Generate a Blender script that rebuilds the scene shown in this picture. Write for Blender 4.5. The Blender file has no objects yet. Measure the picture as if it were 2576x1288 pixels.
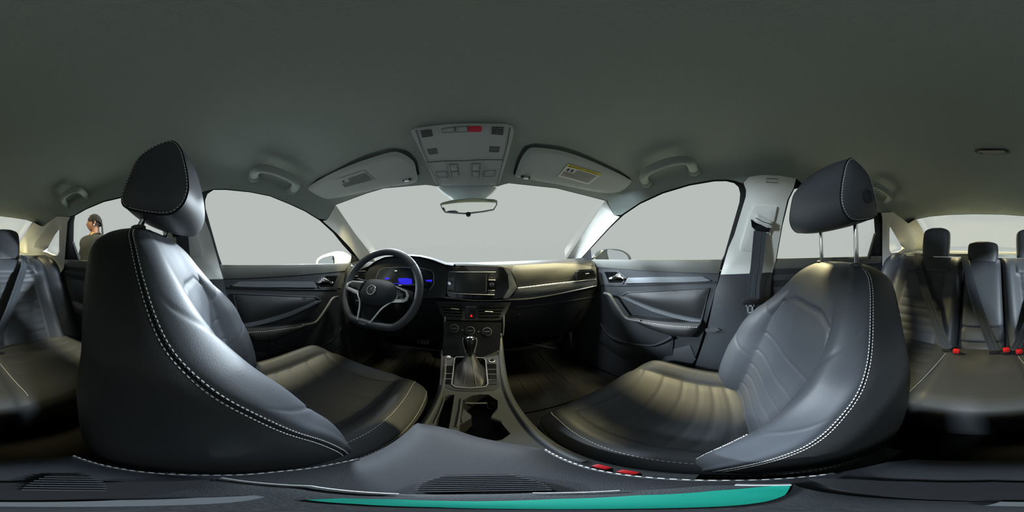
import bpy, bmesh, math, random
from mathutils import Vector as V, Matrix
from mathutils.geometry import delaunay_2d_cdt
rad = math.radians
random.seed(7)
sc = bpy.context.scene
PI = math.pi

# ------------------------------------------------------------------ camera (360 degree panorama between the front seats)
# car axes: X right, Y forward, Z up, origin at the lens
YAW = rad((1288 - 1185) * 360 / 2576)
ROLL = rad(0.95)
ROT = Matrix.Rotation(ROLL, 3, 'Y') @ Matrix.Rotation(-YAW, 3, 'Z')
camd = bpy.data.cameras.new('camera'); cam = bpy.data.objects.new('camera', camd)
sc.collection.objects.link(cam)
camd.type = 'PANO'
camd.clip_start = 0.002
try:
    camd.cycles.panorama_type = 'EQUIRECTANGULAR'
except Exception:
    camd.panorama_type = 'EQUIRECTANGULAR'
cam.matrix_world = (ROT @ Matrix.Rotation(PI / 2, 3, 'X')).to_4x4()
sc.camera = cam

# ------------------------------------------------------------------ world, lamps, exposure
sc.view_settings.view_transform = 'Standard'
sc.view_settings.look = 'None'
sc.view_settings.exposure = 0.0
sc.view_settings.gamma = 1.0
sc.view_settings.use_curve_mapping = False


def lin(c):
    return tuple(((v / 255) / 12.92 if v / 255 <= .04045 else ((v / 255 + .055) / 1.055) ** 2.4) for v in c)


w = bpy.data.worlds.new('world'); sc.world = w; w.use_nodes = True
bg = w.node_tree.nodes['Background']
bg.inputs[0].default_value = (*lin((185, 191, 187)), 1); bg.inputs[1].default_value = 1.0


def area(name, loc, target, size, power, col):
    d = bpy.data.lights.new(name, 'AREA'); d.energy = power; d.size = size; d.color = col; d.shape = 'DISK'
    o = bpy.data.objects.new(name, d); sc.collection.objects.link(o)
    o.location = loc
    o.rotation_euler = (V(target) - V(loc)).to_track_quat('-Z', 'Y').to_euler()
    return o


COOL = (.78, .9, 1.0); WARM = (1.0, .86, .45)
area('showroom_spot', (-3.03, 2.12, 1.57), (0, -.1, 0), .42, 350, COOL)         # spot over the driver side front corner
area('unseen_lamp', (1.36, .30, 3.1), (.45, .28, -.4), .6, 330, WARM)        # ceiling lamps over the aisles
area('unseen_lamp', (.9, -3.2, 2.7), (.3, -1.2, 0), .5, 110, WARM)
area('unseen_lamp', (-1.3, -.62, 3.1), (-.5, -.7, -.4), .35, 170, WARM)
area('showroom_spot', (-2.80, 2.86, .44), (0, 0, -.1), .38, 150, COOL)          # low spot beyond the driver windshield pillar
area('unseen_lamp', (-1.5, 4.3, 2.3), (.25, -.2, -.25), .9, 430, COOL)  # unseen front lamp, added to brighten the seat backs
area('unseen_lamp', (1.0, 4.3, 2.3), (-.1, -.1, -.25), .9, 330, COOL)  # second unseen one, added for the driver seat bolster
area('unseen_lamp', (2.6, -.6, 1.95), (.35, .75, -.1), .4, 150, WARM)  # unseen lamp added to warm the passenger dash pad
for lx, ly, lc in ((-1.7, 1.3, (.9, .97, 1.0)), (1.7, 1.5, (1.0, .95, .78)), (-1.6, -3.6, (.95, .98, 1.0)), (1.7, -2.3, (1.0, .95, .78))):
    area('unseen_lamp', (lx, ly, 4.2), (lx * 1.25, ly, -1), .7, 165, lc)  # added fill, unseen: brightens the floor to bounce light onto the headliner

# ------------------------------------------------------------------ helpers


def ray(px, py):
    lam = (px - 1288) / 2576 * 2 * PI; phi = (644 - py) / 1288 * PI
    return ROT @ V((math.sin(lam) * math.cos(phi), math.cos(lam) * math.cos(phi), math.sin(phi)))


def new_mat(name, col, rough=.5, metal=0, spec=.5, bump=None, mottle=None, emit=None, coat=0):
    m = bpy.data.materials.new(name); m.use_nodes = True
    nt = m.node_tree; b = nt.nodes['Principled BSDF']
    c = (*lin(col), 1)
    b.inputs['Base Color'].default_value = c
    b.inputs['Roughness'].default_value = rough; b.inputs['Metallic'].default_value = metal
    b.inputs['Specular IOR Level'].default_value = spec
    if coat:
        b.inputs['Coat Weight'].default_value = coat
    tc = nt.nodes.new('ShaderNodeTexCoord')
    if bump:
        kind, scale, strength = bump
        if kind == 'leather':
            t = nt.nodes.new('ShaderNodeTexVoronoi'); t.feature = 'SMOOTH_F1'; t.inputs['Scale'].default_value = scale; out = t.outputs['Distance']
        else:
            t = nt.nodes.new('ShaderNodeTexNoise'); t.inputs['Scale'].default_value = scale; t.inputs['Detail'].default_value = 3; out = t.outputs['Fac']
        nt.links.new(tc.outputs['Object'], t.inputs['Vector'])
        bp = nt.nodes.new('ShaderNodeBump'); bp.inputs['Strength'].default_value = strength; bp.inputs['Distance'].default_value = .001
        nt.links.new(out, bp.inputs['Height']); nt.links.new(bp.outputs[0], b.inputs['Normal'])
    if mottle:
        scale, amt = mottle
        t = nt.nodes.new('ShaderNodeTexNoise'); t.inputs['Scale'].default_value = scale; t.inputs['Detail'].default_value = 4
        nt.links.new(tc.outputs['Object'], t.inputs['Vector'])
        r = nt.nodes.new('ShaderNodeMapRange'); r.inputs[1].default_value = .3; r.inputs[2].default_value = .7
        r.inputs[3].default_value = 1 - amt; r.inputs[4].default_value = 1 + amt
        nt.links.new(t.outputs['Fac'], r.inputs[0])
        mx = nt.nodes.new('ShaderNodeVectorMath'); mx.operation = 'SCALE'; mx.inputs[0].default_value = c[:3]
        nt.links.new(r.outputs[0], mx.inputs['Scale']); nt.links.new(mx.outputs[0], b.inputs['Base Color'])
    if emit:
        b.inputs['Emission Color'].default_value = (*lin(emit[0]), 1); b.inputs['Emission Strength'].default_value = emit[1]
    return m


def glass_mat():
    m = bpy.data.materials.new('window_glass'); m.use_nodes = True; nt = m.node_tree; nt.nodes.clear()
    o = nt.nodes.new('ShaderNodeOutputMaterial'); t = nt.nodes.new('ShaderNodeBsdfTransparent'); g = nt.nodes.new('ShaderNodeBsdfGlossy')
    mx = nt.nodes.new('ShaderNodeMixShader'); f = nt.nodes.new('ShaderNodeFresnel'); f.inputs[0].default_value = 1.3
    sclr = nt.nodes.new('ShaderNodeMath'); sclr.operation = 'MULTIPLY'; sclr.inputs[1].default_value = .08
    t.inputs[0].default_value = (.985, .992, .988, 1); g.inputs['Roughness'].default_value = .01
    nt.links.new(f.outputs[0], sclr.inputs[0]); nt.links.new(sclr.outputs[0], mx.inputs[0])
    nt.links.new(t.outputs[0], mx.inputs[1]); nt.links.new(g.outputs[0], mx.inputs[2]); nt.links.new(mx.outputs[0], o.inputs[0])
    return m


M = dict(
    headliner=new_mat('headliner_fabric', (146, 155, 150), .95, spec=.1, bump=('noise', 1400, .5), mottle=(700, .10)),
    visor=new_mat('visor_fabric_glare', (166, 173, 171), .85, spec=.15, bump=('noise', 1400, .3)),  # headliner cloth in a lighter tone, lens glare put into the colour
    pillar=new_mat('pillar_trim_plastic', (216, 216, 209), .55, spec=.35, bump=('noise', 900, .15)),
    leather=new_mat('black_leather', (60, 63, 68), .5, spec=.5, bump=('leather', 900, .13)),
    armrest_vinyl=new_mat('armrest_vinyl', (36, 38, 43), .6, spec=.35, bump=('noise', 1500, .35)),
    leather_insert=new_mat('black_perforated_leather', (56, 58, 61), .55, spec=.4, bump=('leather', 900, .2)),
    shell=new_mat('seat_back_vinyl', (33, 34, 35), .5, spec=.4, bump=('leather', 850, .15)),
    thread=new_mat('white_thread', (205, 205, 200), .7),
    seam=new_mat('seam_thread_dark', (22, 23, 26), .8, spec=.2),
    plastic=new_mat('dark_soft_plastic', (39, 42, 46), .55, spec=.4, bump=('noise', 1100, .25)),
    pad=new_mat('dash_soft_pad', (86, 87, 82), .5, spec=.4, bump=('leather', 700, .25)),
    plastic2=new_mat('charcoal_hard_plastic', (60, 63, 66), .45, spec=.4, bump=('noise', 1100, .15)),
    gloss=new_mat('piano_black', (14, 15, 18), .12, spec=.5, coat=.5),
    screen=new_mat('screen_glass', (24, 28, 32), .15, spec=.5),
    silver=new_mat('satin_silver', (205, 207, 208), .32, metal=.85),
    chrome=new_mat('chrome', (225, 226, 228), .1, metal=1),
    trimgrey=new_mat('satin_grey_trim', (104, 108, 112), .35, metal=.3),
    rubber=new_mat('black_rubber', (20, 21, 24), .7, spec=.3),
    belt=new_mat('belt_webbing', (62, 66, 71), .8, spec=.2, bump=('noise', 1800, .5)),
    carpet=new_mat('floor_carpet', (30, 30, 28), .98, spec=.05, bump=('noise', 700, .8), mottle=(160, .25)),
    red=new_mat('red_plastic', (205, 30, 36), .4),
    redlamp=new_mat('hazard_red_light', (220, 25, 40), .4, emit=((235, 20, 45), .7)),
    redbtn=new_mat('red_sos_button', (196, 40, 62), .45),
    blue=new_mat('display_blue', (20, 20, 120), .3, emit=((45, 40, 225), .9)),
    white_glow=new_mat('display_white', (200, 205, 215), .3, emit=((190, 195, 215), .7)),
    print=new_mat('button_print', (150, 155, 160), .6),
    mirror=new_mat('mirror_glass', (235, 240, 245), .03, metal=1),
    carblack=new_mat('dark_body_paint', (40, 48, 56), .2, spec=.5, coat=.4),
    carglare=new_mat('glare_pale_body_paint', (212, 214, 214), .25, spec=.5),  # dark car paint made pale, overexposure put into the colour
    label=new_mat('label_white', (214, 214, 210), .6),
    yellow=new_mat('label_yellow', (214, 200, 40), .6),
    ink=new_mat('black_ink', (35, 35, 38), .7),
    glass=glass_mat(),
    teal=new_mat('teal_plastic', (0, 112, 96), .45),
    lampglass=new_mat('lamp_lens', (150, 152, 148), .3),
    skin=new_mat('skin', (98, 66, 49), .6, spec=.3),
    hair=new_mat('braided_hair', (20, 18, 17), .85, spec=.15),
    shirt=new_mat('olive_grey_shirt', (25, 26, 22), .9, spec=.15, bump=('noise', 300, .3)),
    trouser=new_mat('dark_trousers', (34, 36, 42), .85, spec=.15),
    pearl=new_mat('white_pearl', (235, 232, 225), .25),
    gold=new_mat('yellow_gold', (225, 185, 60), .3, metal=.8),
    shoe=new_mat('black_shoe', (22, 22, 24), .4),
    showroom=new_mat('showroom_floor', (150, 152, 150), .35, mottle=(3, .05)),
    shelf=new_mat('parcel_shelf_fabric', (150, 150, 138), .9, spec=.1, bump=('noise', 1200, .4)),
)


BASE = {}


def mk(name, verts, faces, m, parent=None, smooth=True, ang=38):
    me = bpy.data.meshes.new(name); me.from_pydata([tuple(v) for v in verts], [], faces)
    me.update()
    bm = bmesh.new(); bm.from_mesh(me); bmesh.ops.recalc_face_normals(bm, faces=bm.faces); bm.to_mesh(me); bm.free()
    if smooth:
        me.polygons.foreach_set('use_smooth', [True] * len(me.polygons)); me.set_sharp_from_angle(angle=rad(ang))
    me.materials.append(M[m] if isinstance(m, str) else m)
    o = bpy.data.objects.new(name, me); sc.collection.objects.link(o)
    if parent is not None:
        o.parent = parent
        if parent in BASE:
            o.matrix_parent_inverse = Matrix.Translation(-BASE[parent])
    return o


def thing(name, label, cat, loc=(0, 0, 0), group=None, kind=None):
    o = bpy.data.objects.new(name, None); sc.collection.objects.link(o); o.location = loc; o.empty_display_size = .02
    BASE[o] = V(loc)
    return tag(o, label, cat, group, kind)


def tag(o, label=None, cat=None, group=None, kind=None):
    if label: o['label'] = label
    if cat: o['category'] = cat
    if group: o['group'] = group
    if kind: o['kind'] = kind
    return o


def interp(tab, t, col=1):
    if t <= tab[0][0]: return tab[0][col]
    if t >= tab[-1][0]: return tab[-1][col]
    for i in range(len(tab) - 1):
        if tab[i][0] <= t <= tab[i + 1][0]:
            a, b = tab[i], tab[i + 1]; h = b[0] - a[0]; u = (t - a[0]) / h
            def slope(k):
                if k <= 0: return (tab[1][col] - tab[0][col]) / (tab[1][0] - tab[0][0])
                if k >= len(tab) - 1: return (tab[-1][col] - tab[-2][col]) / (tab[-1][0] - tab[-2][0])
                return (tab[k + 1][col] - tab[k - 1][col]) / (tab[k + 1][0] - tab[k - 1][0])
            m0, m1 = slope(i) * h, slope(i + 1) * h
            u2, u3 = u * u, u * u * u
            return a[col] * (2 * u3 - 3 * u2 + 1) + m0 * (u3 - 2 * u2 + u) + b[col] * (-2 * u3 + 3 * u2) + m1 * (u3 - u2)
    return tab[-1][col]


def catmull(pts, per=6, closed=False):
    n = len(pts); out = []
    rng = range(n) if closed else range(n - 1)
    for i in rng:
        p1 = pts[i]; p2 = pts[(i + 1) % n]
        p0 = pts[i - 1] if (closed or i > 0) else p1
        p3 = pts[(i + 2) % n] if (closed or i + 2 < n) else p2
        for k in range(per):
            t = k / per
            out.append(.5 * ((2 * p1) + (p2 - p0) * t + (2 * p0 - 5 * p1 + 4 * p2 - p3) * t * t + (3 * p1 - p0 - 3 * p2 + p3) * t ** 3))
    if not closed: out.append(pts[-1].copy())
    return out


def tube_data(path, r, sides=8, closed=False, flat=None, up=None):
    """ring sweep; r float or list; flat=(a,b) multiplies the radius along the two axes; up orients the section"""
    verts, faces = [], []; n = len(path); prev = None
    for i, p in enumerate(path):
        if closed: t = path[(i + 1) % n] - path[i - 1]
        else: t = path[min(i + 1, n - 1)] - path[max(i - 1, 0)]
        t = t.normalized() if t.length > 1e-9 else V((0, 0, 1))
        if up is not None:
            u = V(up[i]) if isinstance(up, list) else V(up)
            a = u.cross(t)
            if a.length < 1e-6: a = t.orthogonal()
        elif prev is not None:
            a = prev - t * prev.dot(t)
            if a.length < 1e-6: a = t.orthogonal()
        else:
            a = t.orthogonal()
        a.normalize(); b = t.cross(a).normalized(); prev = a
        rr = r[i] if isinstance(r, list) else r
        fa, fb = flat or (1, 1)
        for k in range(sides):
            an = 2 * PI * k / sides
            verts.append(p + a * (math.cos(an) * rr * fa) + b * (math.sin(an) * rr * fb))
    m = n if closed else n - 1
    for i in range(m):
        j = (i + 1) % n
        for k in range(sides):
            l = (k + 1) % sides
            faces.append((i * sides + k, i * sides + l, j * sides + l, j * sides + k))
    if not closed:
        faces.append(tuple(range(sides))[::-1]); faces.append(tuple((n - 1) * sides + k for k in range(sides)))
    return verts, faces


def merge(*datas):
    vs, fs = [], []
    for v, f in datas:
        o = len(vs); vs += list(v); fs += [tuple(i + o for i in q) for q in f]
    return vs, fs


def tube(name, path, r, m, parent=None, sides=8, closed=False, flat=None, up=None):
    return mk(name, *tube_data([V(p) for p in path], r, sides, closed, flat, up), m, parent)


def boxd(c, s, rot=None, bev=.2):
    """chamfered box data"""
    bm = bmesh.new(); bmesh.ops.create_cube(bm, size=1)
    bmesh.ops.scale(bm, vec=V(s), verts=bm.verts)
    if bev:
        bmesh.ops.bevel(bm, geom=list(bm.edges), offset=min(s) * bev, segments=2, affect='EDGES', profile=.5)
    mt = (rot.to_4x4() if rot is not None else Matrix.Identity(4))
    for v in bm.verts: v.co = mt @ v.co + V(c)
    bm.verts.index_update()
    d = ([v.co.copy() for v in bm.verts], [tuple(v.index for v in f.verts) for f in bm.faces]); bm.free()
    return d


def box(name, c, s, m, parent=None, rot=None, bev=.2):
    return mk(name, *boxd(c, s, rot, bev), m, parent)


def lathed(prof, c, axis, sides=24):
    """prof list of (r, h); axis unit vector"""
    ax = V(axis).normalized(); a = ax.orthogonal().normalized(); b = ax.cross(a)
    vs, fs = [], []
    for r, h in prof:
        for k in range(sides):
            an = 2 * PI * k / sides
            vs.append(V(c) + ax * h + (a * math.cos(an) + b * math.sin(an)) * r)
    for i in range(len(prof) - 1):
        for k in range(sides):
            l = (k + 1) % sides; fs.append((i * sides + k, i * sides + l, (i + 1) * sides + l, (i + 1) * sides + k))
    fs.append(tuple(range(sides))[::-1]); fs.append(tuple((len(prof) - 1) * sides + k for k in range(sides)))
    return vs, fs


def lathe(name, prof, c, axis, m, parent=None, sides=24):
    return mk(name, *lathed(prof, c, axis, sides), m, parent)


def pip(p, poly):
    x, y = p; c = False; j = len(poly) - 1
    for i in range(len(poly)):
        xi, yi = poly[i]; xj, yj = poly[j]
        if (yi > y) != (yj > y) and x < (xj - xi) * (y - yi) / (yj - yi) + xi: c = not c
        j = i
    return c


def densify(poly, step):
    out = []
    for i, a in enumerate(poly):
        b = poly[(i + 1) % len(poly)]
        if abs(b[0] - a[0]) > 1300: b = (b[0] + math.copysign(2576, a[0] - b[0]), b[1])   # picture edge: the panorama wraps
        d = math.hypot(b[0] - a[0], b[1] - a[1]); n = max(1, int(math.ceil(d / step)))
        for k in range(n):
            out.append((a[0] + (b[0] - a[0]) * k / n, a[1] + (b[1] - a[1]) * k / n))
    return out


def segdist(p, loops):
    best = 1e9
    for L in loops:
        for i, a in enumerate(L):
            b = L[(i + 1) % len(L)]; dx, dy = b[0] - a[0], b[1] - a[1]; q = dx * dx + dy * dy
            t = 0 if q == 0 else max(0, min(1, ((p[0] - a[0]) * dx + (p[1] - a[1]) * dy) / q))
            d = (p[0] - a[0] - t * dx) ** 2 + (p[1] - a[1] - t * dy) ** 2
            if d < best: best = d
    return math.sqrt(best)


def fill(outline, holes, grid):
    loops = [densify(outline, grid)] + [densify(h, grid) for h in holes]
    vs, es = [], []
    for L in loops:
        s = len(vs); vs += L; es += [(s + i, s + (i + 1) % len(L)) for i in range(len(L))]
    x0 = min(p[0] for p in loops[0]); x1 = max(p[0] for p in loops[0]); y0 = min(p[1] for p in loops[0]); y1 = max(p[1] for p in loops[0])
    j = 0; y = y0 + grid * .5
    while y < y1:
        x = x0 + grid * (.5 if j % 2 else 0)
        while x < x1:
            if pip((x, y), loops[0]) and not any(pip((x, y), h) for h in loops[1:]):
                if min((p[0] - x) ** 2 + (p[1] - y) ** 2 for L in loops for p in L) > (grid * .4) ** 2: vs.append((x, y))
            x += grid
        y += grid * .87; j += 1
    r = delaunay_2d_cdt([V(p) for p in vs], es, [], 0, 1e-7)
    ov = [(p[0], p[1]) for p in r[0]]; of = []
    for f in r[2]:
        cx = sum(ov[i][0] for i in f) / len(f); cy = sum(ov[i][1] for i in f) / len(f)
        if pip((cx, cy), loops[0]) and not any(pip((cx, cy), h) for h in loops[1:]): of.append(tuple(f))
    return ov, of, loops


# ---- surfaces: px -> uv, uv(+offset towards the cabin) -> point
def F(p):
    x, y, z = p
    dy = y + .25
    a = z - (.415 - (.15 if dy > 0 else .085) * dy * dy - .2 * x * x)
    b = (abs(x) - (.705 - .36 * max(z + .05, 0))) * .94
    c = .6 * (y - .64 + .25 * x * x) + .8 * (z - .29)
    d = -.483 * (y + 1.2 - .1 * x * x) + .876 * (z - .35)
    k = .018; m = max(a, b, c, d)
    return m + k * math.log(sum(math.exp(max(-60, (q - m) / k)) for q in (a, b, c, d)))


class Shell:
    def dir(self, uv):
        th = math.hypot(*uv); az = math.atan2(uv[0], uv[1]); el = rad(90 - th)
        return V((math.sin(az) * math.cos(el), math.cos(az) * math.cos(el), math.sin(el)))
    def uv(self, px, py):
        d = ray(px, py); th = 90 - math.degrees(math.asin(max(-1, min(1, d.z)))); az = math.atan2(d.x, d.y)
        return (th * math.sin(az), th * math.cos(az))
    def at(self, uv, off=0):
        d = self.dir(uv); lo, hi = .05, 4.0
        for _ in range(30):
            t = .5 * (lo + hi)
            if F(d * t) + off < 0: lo = t
            else: hi = t
        return d * lo


class Fn:
    """surface n-axis = g(u,v); axis 'x','y','z'; sgn: direction (from the cabin outwards) along that axis"""
    def __init__(self, axis, g, sgn): self.ax = 'xyz'.index(axis); self.g = g; self.s = sgn; self.o = [i for i in range(3) if i != self.ax]
    def uv(self, px, py, off=0):
        d = ray(px, py); k = self.g(0, 0) if self.ax != 1 else self.g(0, -.15)
        val = self.s * k
        for _ in range(12):
            t = (val - self.s * off) / d[self.ax]; p = d * t
            val = self.s * self.g(p[self.o[0]], p[self.o[1]])
        return (p[self.o[0]], p[self.o[1]])
    def at(self, uv, off=0):
        p = [0, 0, 0]; p[self.o[0]], p[self.o[1]] = uv; p[self.ax] = self.s * (self.g(*uv) - off)
        return V(p)


class Frame:
    def __init__(self, c, ux, n):
        self.c = V(c); self.n = V(n).normalized(); self.ux = V(ux); self.ux = (self.ux - self.n * self.ux.dot(self.n)).normalized(); self.uy = self.n.cross(self.ux)
    def uv(self, px, py, off=0):
        d = ray(px, py); c = self.c + self.n * off
        t = c.dot(self.n) / d.dot(self.n); q = d * t - self.c
        return (q.dot(self.ux), q.dot(self.uy))
    def at(self, uv, off=0):
        return self.c + self.ux * uv[0] + self.uy * uv[1] + self.n * off


def rounded(poly, r=.25, n=3):
    """round the corners of a 2D polygon by cutting a fraction r of each edge"""
    out = []; N = len(poly)
    for i in range(N):
        p0, p, p2 = V(poly[i - 1]), V(poly[i]), V(poly[(i + 1) % N])
        a = p + (p0 - p) * r; b = p + (p2 - p) * r
        for k in range(n + 1):
            t = k / n; q = a * (1 - t) ** 2 + p * 2 * t * (1 - t) + b * t * t; out.append((q.x, q.y))
    return out


def smooth2(poly, per=3):
    return [(p.x, p.y) for p in catmull([V((a, b, 0)) for a, b in poly], per, True)]


def U(surf, pts, off=0):
    if isinstance(surf, Shell): return [surf.uv(*p) for p in densify(list(pts), 11)]
    return [surf.uv(*p, off) for p in pts]


def patchd(surf, out, holes=(), grid=.02, off=0, thick=.01, puff=None, lip=None):
    ov, of, loops = fill(list(out), [list(h) for h in holes], grid)
    front, back = [], []
    for p in ov:
        o = off
        if puff:
            o += puff[0] * (1 - math.exp(-(segdist(p, loops) / puff[1]) ** 1.3)) - puff[0]
        front.append(surf.at(p, o)); back.append(surf.at(p, off - thick))
    n = len(ov); fs = list(of); fs += [tuple(i + n for i in f[::-1]) for f in of]
    cnt = {}
    for f in of:
        for i in range(len(f)):
            a, b = f[i], f[(i + 1) % len(f)]
            if (b, a) in cnt: del cnt[(b, a)]
            else: cnt[(a, b)] = 1
    for a, b in cnt: fs.append((b, a, a + n, b + n))
    return front + back, fs


def patch(name, surf, out, m, parent=None, **k):
    return mk(name, *patchd(surf, out, **k), m, parent)


def sheet(name, surf, out, m, parent=None, grid=.02, off=0):
    ov, of, _ = fill(list(out), [], grid)
    return mk(name, [surf.at(p, off) for p in ov], of, m, parent)


def line(name, surf, pts, r, m, parent=None, off=0, closed=False, smooth=0, sides=6):
    P = [surf.at(surf.uv(*p) if isinstance(surf, Shell) else surf.uv(*p, off), off) for p in pts]
    if smooth: P = catmull(P, smooth, closed)
    return tube(name, P, r, m, parent, sides, closed)


def resample(pts, step):
    out = [pts[0]]; acc = 0
    for a, b in zip(pts, pts[1:]):
        L = (b - a).length
        if L == 0: continue
        pos = step - acc
        while pos <= L:
            out.append(a + (b - a) * (pos / L)); pos += step
        acc = L - (pos - step)
    return out


def stitches(name, path, parent, step=.0062, frac=.62, r=.0009, m='thread'):
    q = resample(path, step); ds = []
    for a, b in zip(q, q[1:]):
        ds.append(tube_data([a, a.lerp(b, frac * .5), a.lerp(b, frac)], [r * .7, r, r * .7], 5))
    if not ds: return None
    o = mk(name, *merge(*ds), m, parent); o['kind'] = 'stuff'
    return o


def txt(name, s, size, p, ux, uy, m, parent, align='CENTER'):
    c = bpy.data.curves.new(name, 'FONT'); c.body = s; c.size = size; c.extrude = .00015; c.align_x = align; c.align_y = 'CENTER'
    c.materials.append(M[m]); o = bpy.data.objects.new(name, c); sc.collection.objects.link(o)
    X = V(ux).normalized(); Y = (V(uy) - X * V(uy).dot(X)).normalized(); Z = X.cross(Y)
    me = bpy.data.meshes.new_from_object(o); bpy.data.objects.remove(o); bpy.data.curves.remove(c)
    o = bpy.data.objects.new(name, me); sc.collection.objects.link(o)
    mt = Matrix((X, Y, Z)).transposed().to_4x4(); mt.translation = V(p)
    if parent is not None:
        o.parent = parent
        if parent in BASE: o.matrix_parent_inverse = Matrix.Translation(-BASE[parent])
    o.matrix_basis = mt
    return o


SH = Shell()
# ------------------------------------------------------------------ the setting: cabin shell
WIN_FR = [(1489, 668), (1486, 626), (1534, 574), (1569, 541), (1611, 513), (1668, 487), (1735, 467), (1797, 456.5), (1827, 456), (1847, 461), (1858, 471), (1862, 487),
          (1860, 509), (1842, 571), (1822, 641), (1812, 662), (1723, 672), (1574, 676)]
WIN_FL = [(516, 504), (522, 488), (537, 478), (569.5, 478), (629, 484), (679, 494), (728, 514), (766, 531.5), (803, 554), (838, 586), (862, 616), (884, 640), (884, 684), (808, 686),
          (728, 686), (654, 684), (564, 680), (559, 668), (549, 638), (517, 524)]
WSH = [(844, 516), (922, 487), (966, 474), (1070, 465), (1097, 468), (1252, 468), (1280, 461), (1400, 474), (1480, 494), (1522, 505), (1475, 576), (1424, 653), (1418, 690),
       (1185, 700), (950, 700), (942, 656), (925, 628), (892, 586)]
WIN_RR = [(1953, 656), (1969, 566), (1985, 502), (1998, 476), (2020, 470), (2072, 482), (2125, 497), (2168, 517), (2188, 532), (2198, 546), (2201, 588), (2184, 644), (2180, 656), (2077, 658)]
WIN_RL = [(186 + 2576, 559), (189 + 2576, 543), (217 + 2576, 527), (261 + 2576, 508.5), (313 + 2576, 496.5), (2940, 486), (2968, 490), (2986, 520), (3010, 600), (3020, 664), (2850, 664), (200 + 2576, 656), (185 + 2576, 605)]
QTR_R = [(2238, 568), (2269.5, 622), (2266, 630), (2254, 634), (2241, 634), (2237.5, 625)]
QTR_L = [(x + 2576, y) for x, y in [(149, 576.5), (148, 632), (143, 641), (133, 639.6), (117, 631), (122, 620), (139, 589.6)]]
RGL = [(2305, 552), (2337, 545.5), (2382.5, 541), (2448, 539), (2524, 540), (2576, 544), (2608, 548), (2641, 553), (2658, 559), (2643, 582), (2612, 636), (2604, 650), (2350, 650), (2343, 632), (2320.5, 577)]

CEIL = [(1097, 469), (1175, 468), (1252, 469), (1280, 460), (1400, 473), (1480, 493), (1523, 503), (1531, 519), (1545, 541), (1562, 541), (1611, 508.5), (1668, 482.5), (1735, 462.5), (1797, 452), (1830, 451.5),
        (1850, 455), (1867, 461), (1884, 445), (1917, 440), (1959, 441.6), (2003, 449), (2022, 466), (2072, 479), (2125, 494), (2168, 514), (2190, 529), (2217, 536), (2245.6, 533), (2285, 562), (2304, 551),
        (2337, 544.5), (2382, 540), (2448, 538), (2524, 539), (2576, 543), (2608, 547), (2641, 552), (2660, 559), (2678, 569), (2685, 569), (2706, 554), (2719, 545), (2753, 544), (2766, 539),
        (2793, 524), (2837, 505), (2889, 493), (2938, 481), (2946, 470), (2980, 460), (3029, 457), (3064, 462), (3083, 483),
        (3101, 478.5), (3113, 475.6), (3145, 475), (3205, 482), (3255, 492), (3304, 511.5), (3342, 529), (3378, 550), (3399, 553), (3414, 527), (3420, 515), (3498, 486), (3542, 473), (3646, 464)]
POCK_R = [(1290, 440), (1299, 402), (1317, 368), (1345, 360), (1411, 367), (1450, 379), (1500, 401), (1560, 430), (1588, 450), (1575, 455), (1550, 460), (1480, 450), (1400, 440), (1330, 436)]
POCK_L = [(1056, 440), (1050, 405), (1030, 381), (1008, 374), (985, 371), (925, 387), (890, 402), (860, 419), (800, 449), (783, 463), (830, 470), (900, 455), (980, 445), (1030, 440)]
o = patch('ceiling', SH, U(SH, CEIL), 'headliner', grid=2.4, off=.004, thick=.022, holes=[U(SH, rounded(q, .2)) for q in (POCK_R, POCK_L)])
for q in (POCK_R, POCK_L):
    c_ = V((sum(p[0] for p in q) / len(q), sum(p[1] for p in q) / len(q)))
    patch('visor_pocket', SH, U(SH, [(c_.x + (p[0] - c_.x) * 1.04, c_.y + (p[1] - c_.y) * 1.06) for p in q]), 'headliner', o, grid=2.4, off=-.014, thick=.006)
tag(o, 'grey woven fabric headliner across the whole cabin roof', 'headliner', kind='structure')

# dark door frames and rubber seals behind the light trim
ring = [(96 * math.sin(a), 96 * math.cos(a)) for a in [2 * PI * k / 72 for k in range(72)]]
inner = [(56 * math.sin(a), 56 * math.cos(a)) for a in [2 * PI * k / 48 for k in range(48)]]
WINS = [WSH, WIN_FR, WIN_RR, QTR_R, RGL, QTR_L, WIN_RL, WIN_FL]
o = patch('trim_1', SH, ring, 'rubber', holes=[inner] + [U(SH, q) for q in WINS], grid=2.6, off=-.021, thick=.03)
tag(o, 'black window frames with rubber seals round every pane', 'window frame', kind='structure')

for i, (q, lab) in enumerate([(WSH, 'clear raked windshield above the dashboard'), (WIN_FL, 'front side window beside the steering wheel'), (WIN_FR, 'front side window above the passenger door armrest'),
                              (WIN_RL, 'rear side window with a person standing outside it'), (WIN_RR, 'rear side window behind the passenger headrest'),
                              (QTR_L, 'small triangular quarter window on the side of the standing person'), (QTR_R, 'small triangular quarter window on the passenger side'),
                              (RGL, 'wide rear window behind the rear headrests')]):
    c = V((sum(p[0] for p in q) / len(q), sum(p[1] for p in q) / len(q)))
    g = [(c.x + (p[0] - c.x) * 1.03, c.y + (p[1] - c.y) * 1.03) for p in q]
    o = sheet('window_%d' % (i + 1), SH, U(SH, g), 'glass', grid=5, off=-.038)
    tag(o, lab, 'window', kind='structure')

TR = 2


def trim(pts, m, lab, off=.006, thick=.03, holes=(), grid=1.6, puff=None):
    global TR
    o = patch('trim_%d' % TR, SH, U(SH, pts), m, off=off, thick=thick, grid=grid, holes=[U(SH, h) for h in holes], puff=puff); TR += 1
    return tag(o, lab, 'pillar trim', kind='structure')


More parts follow.
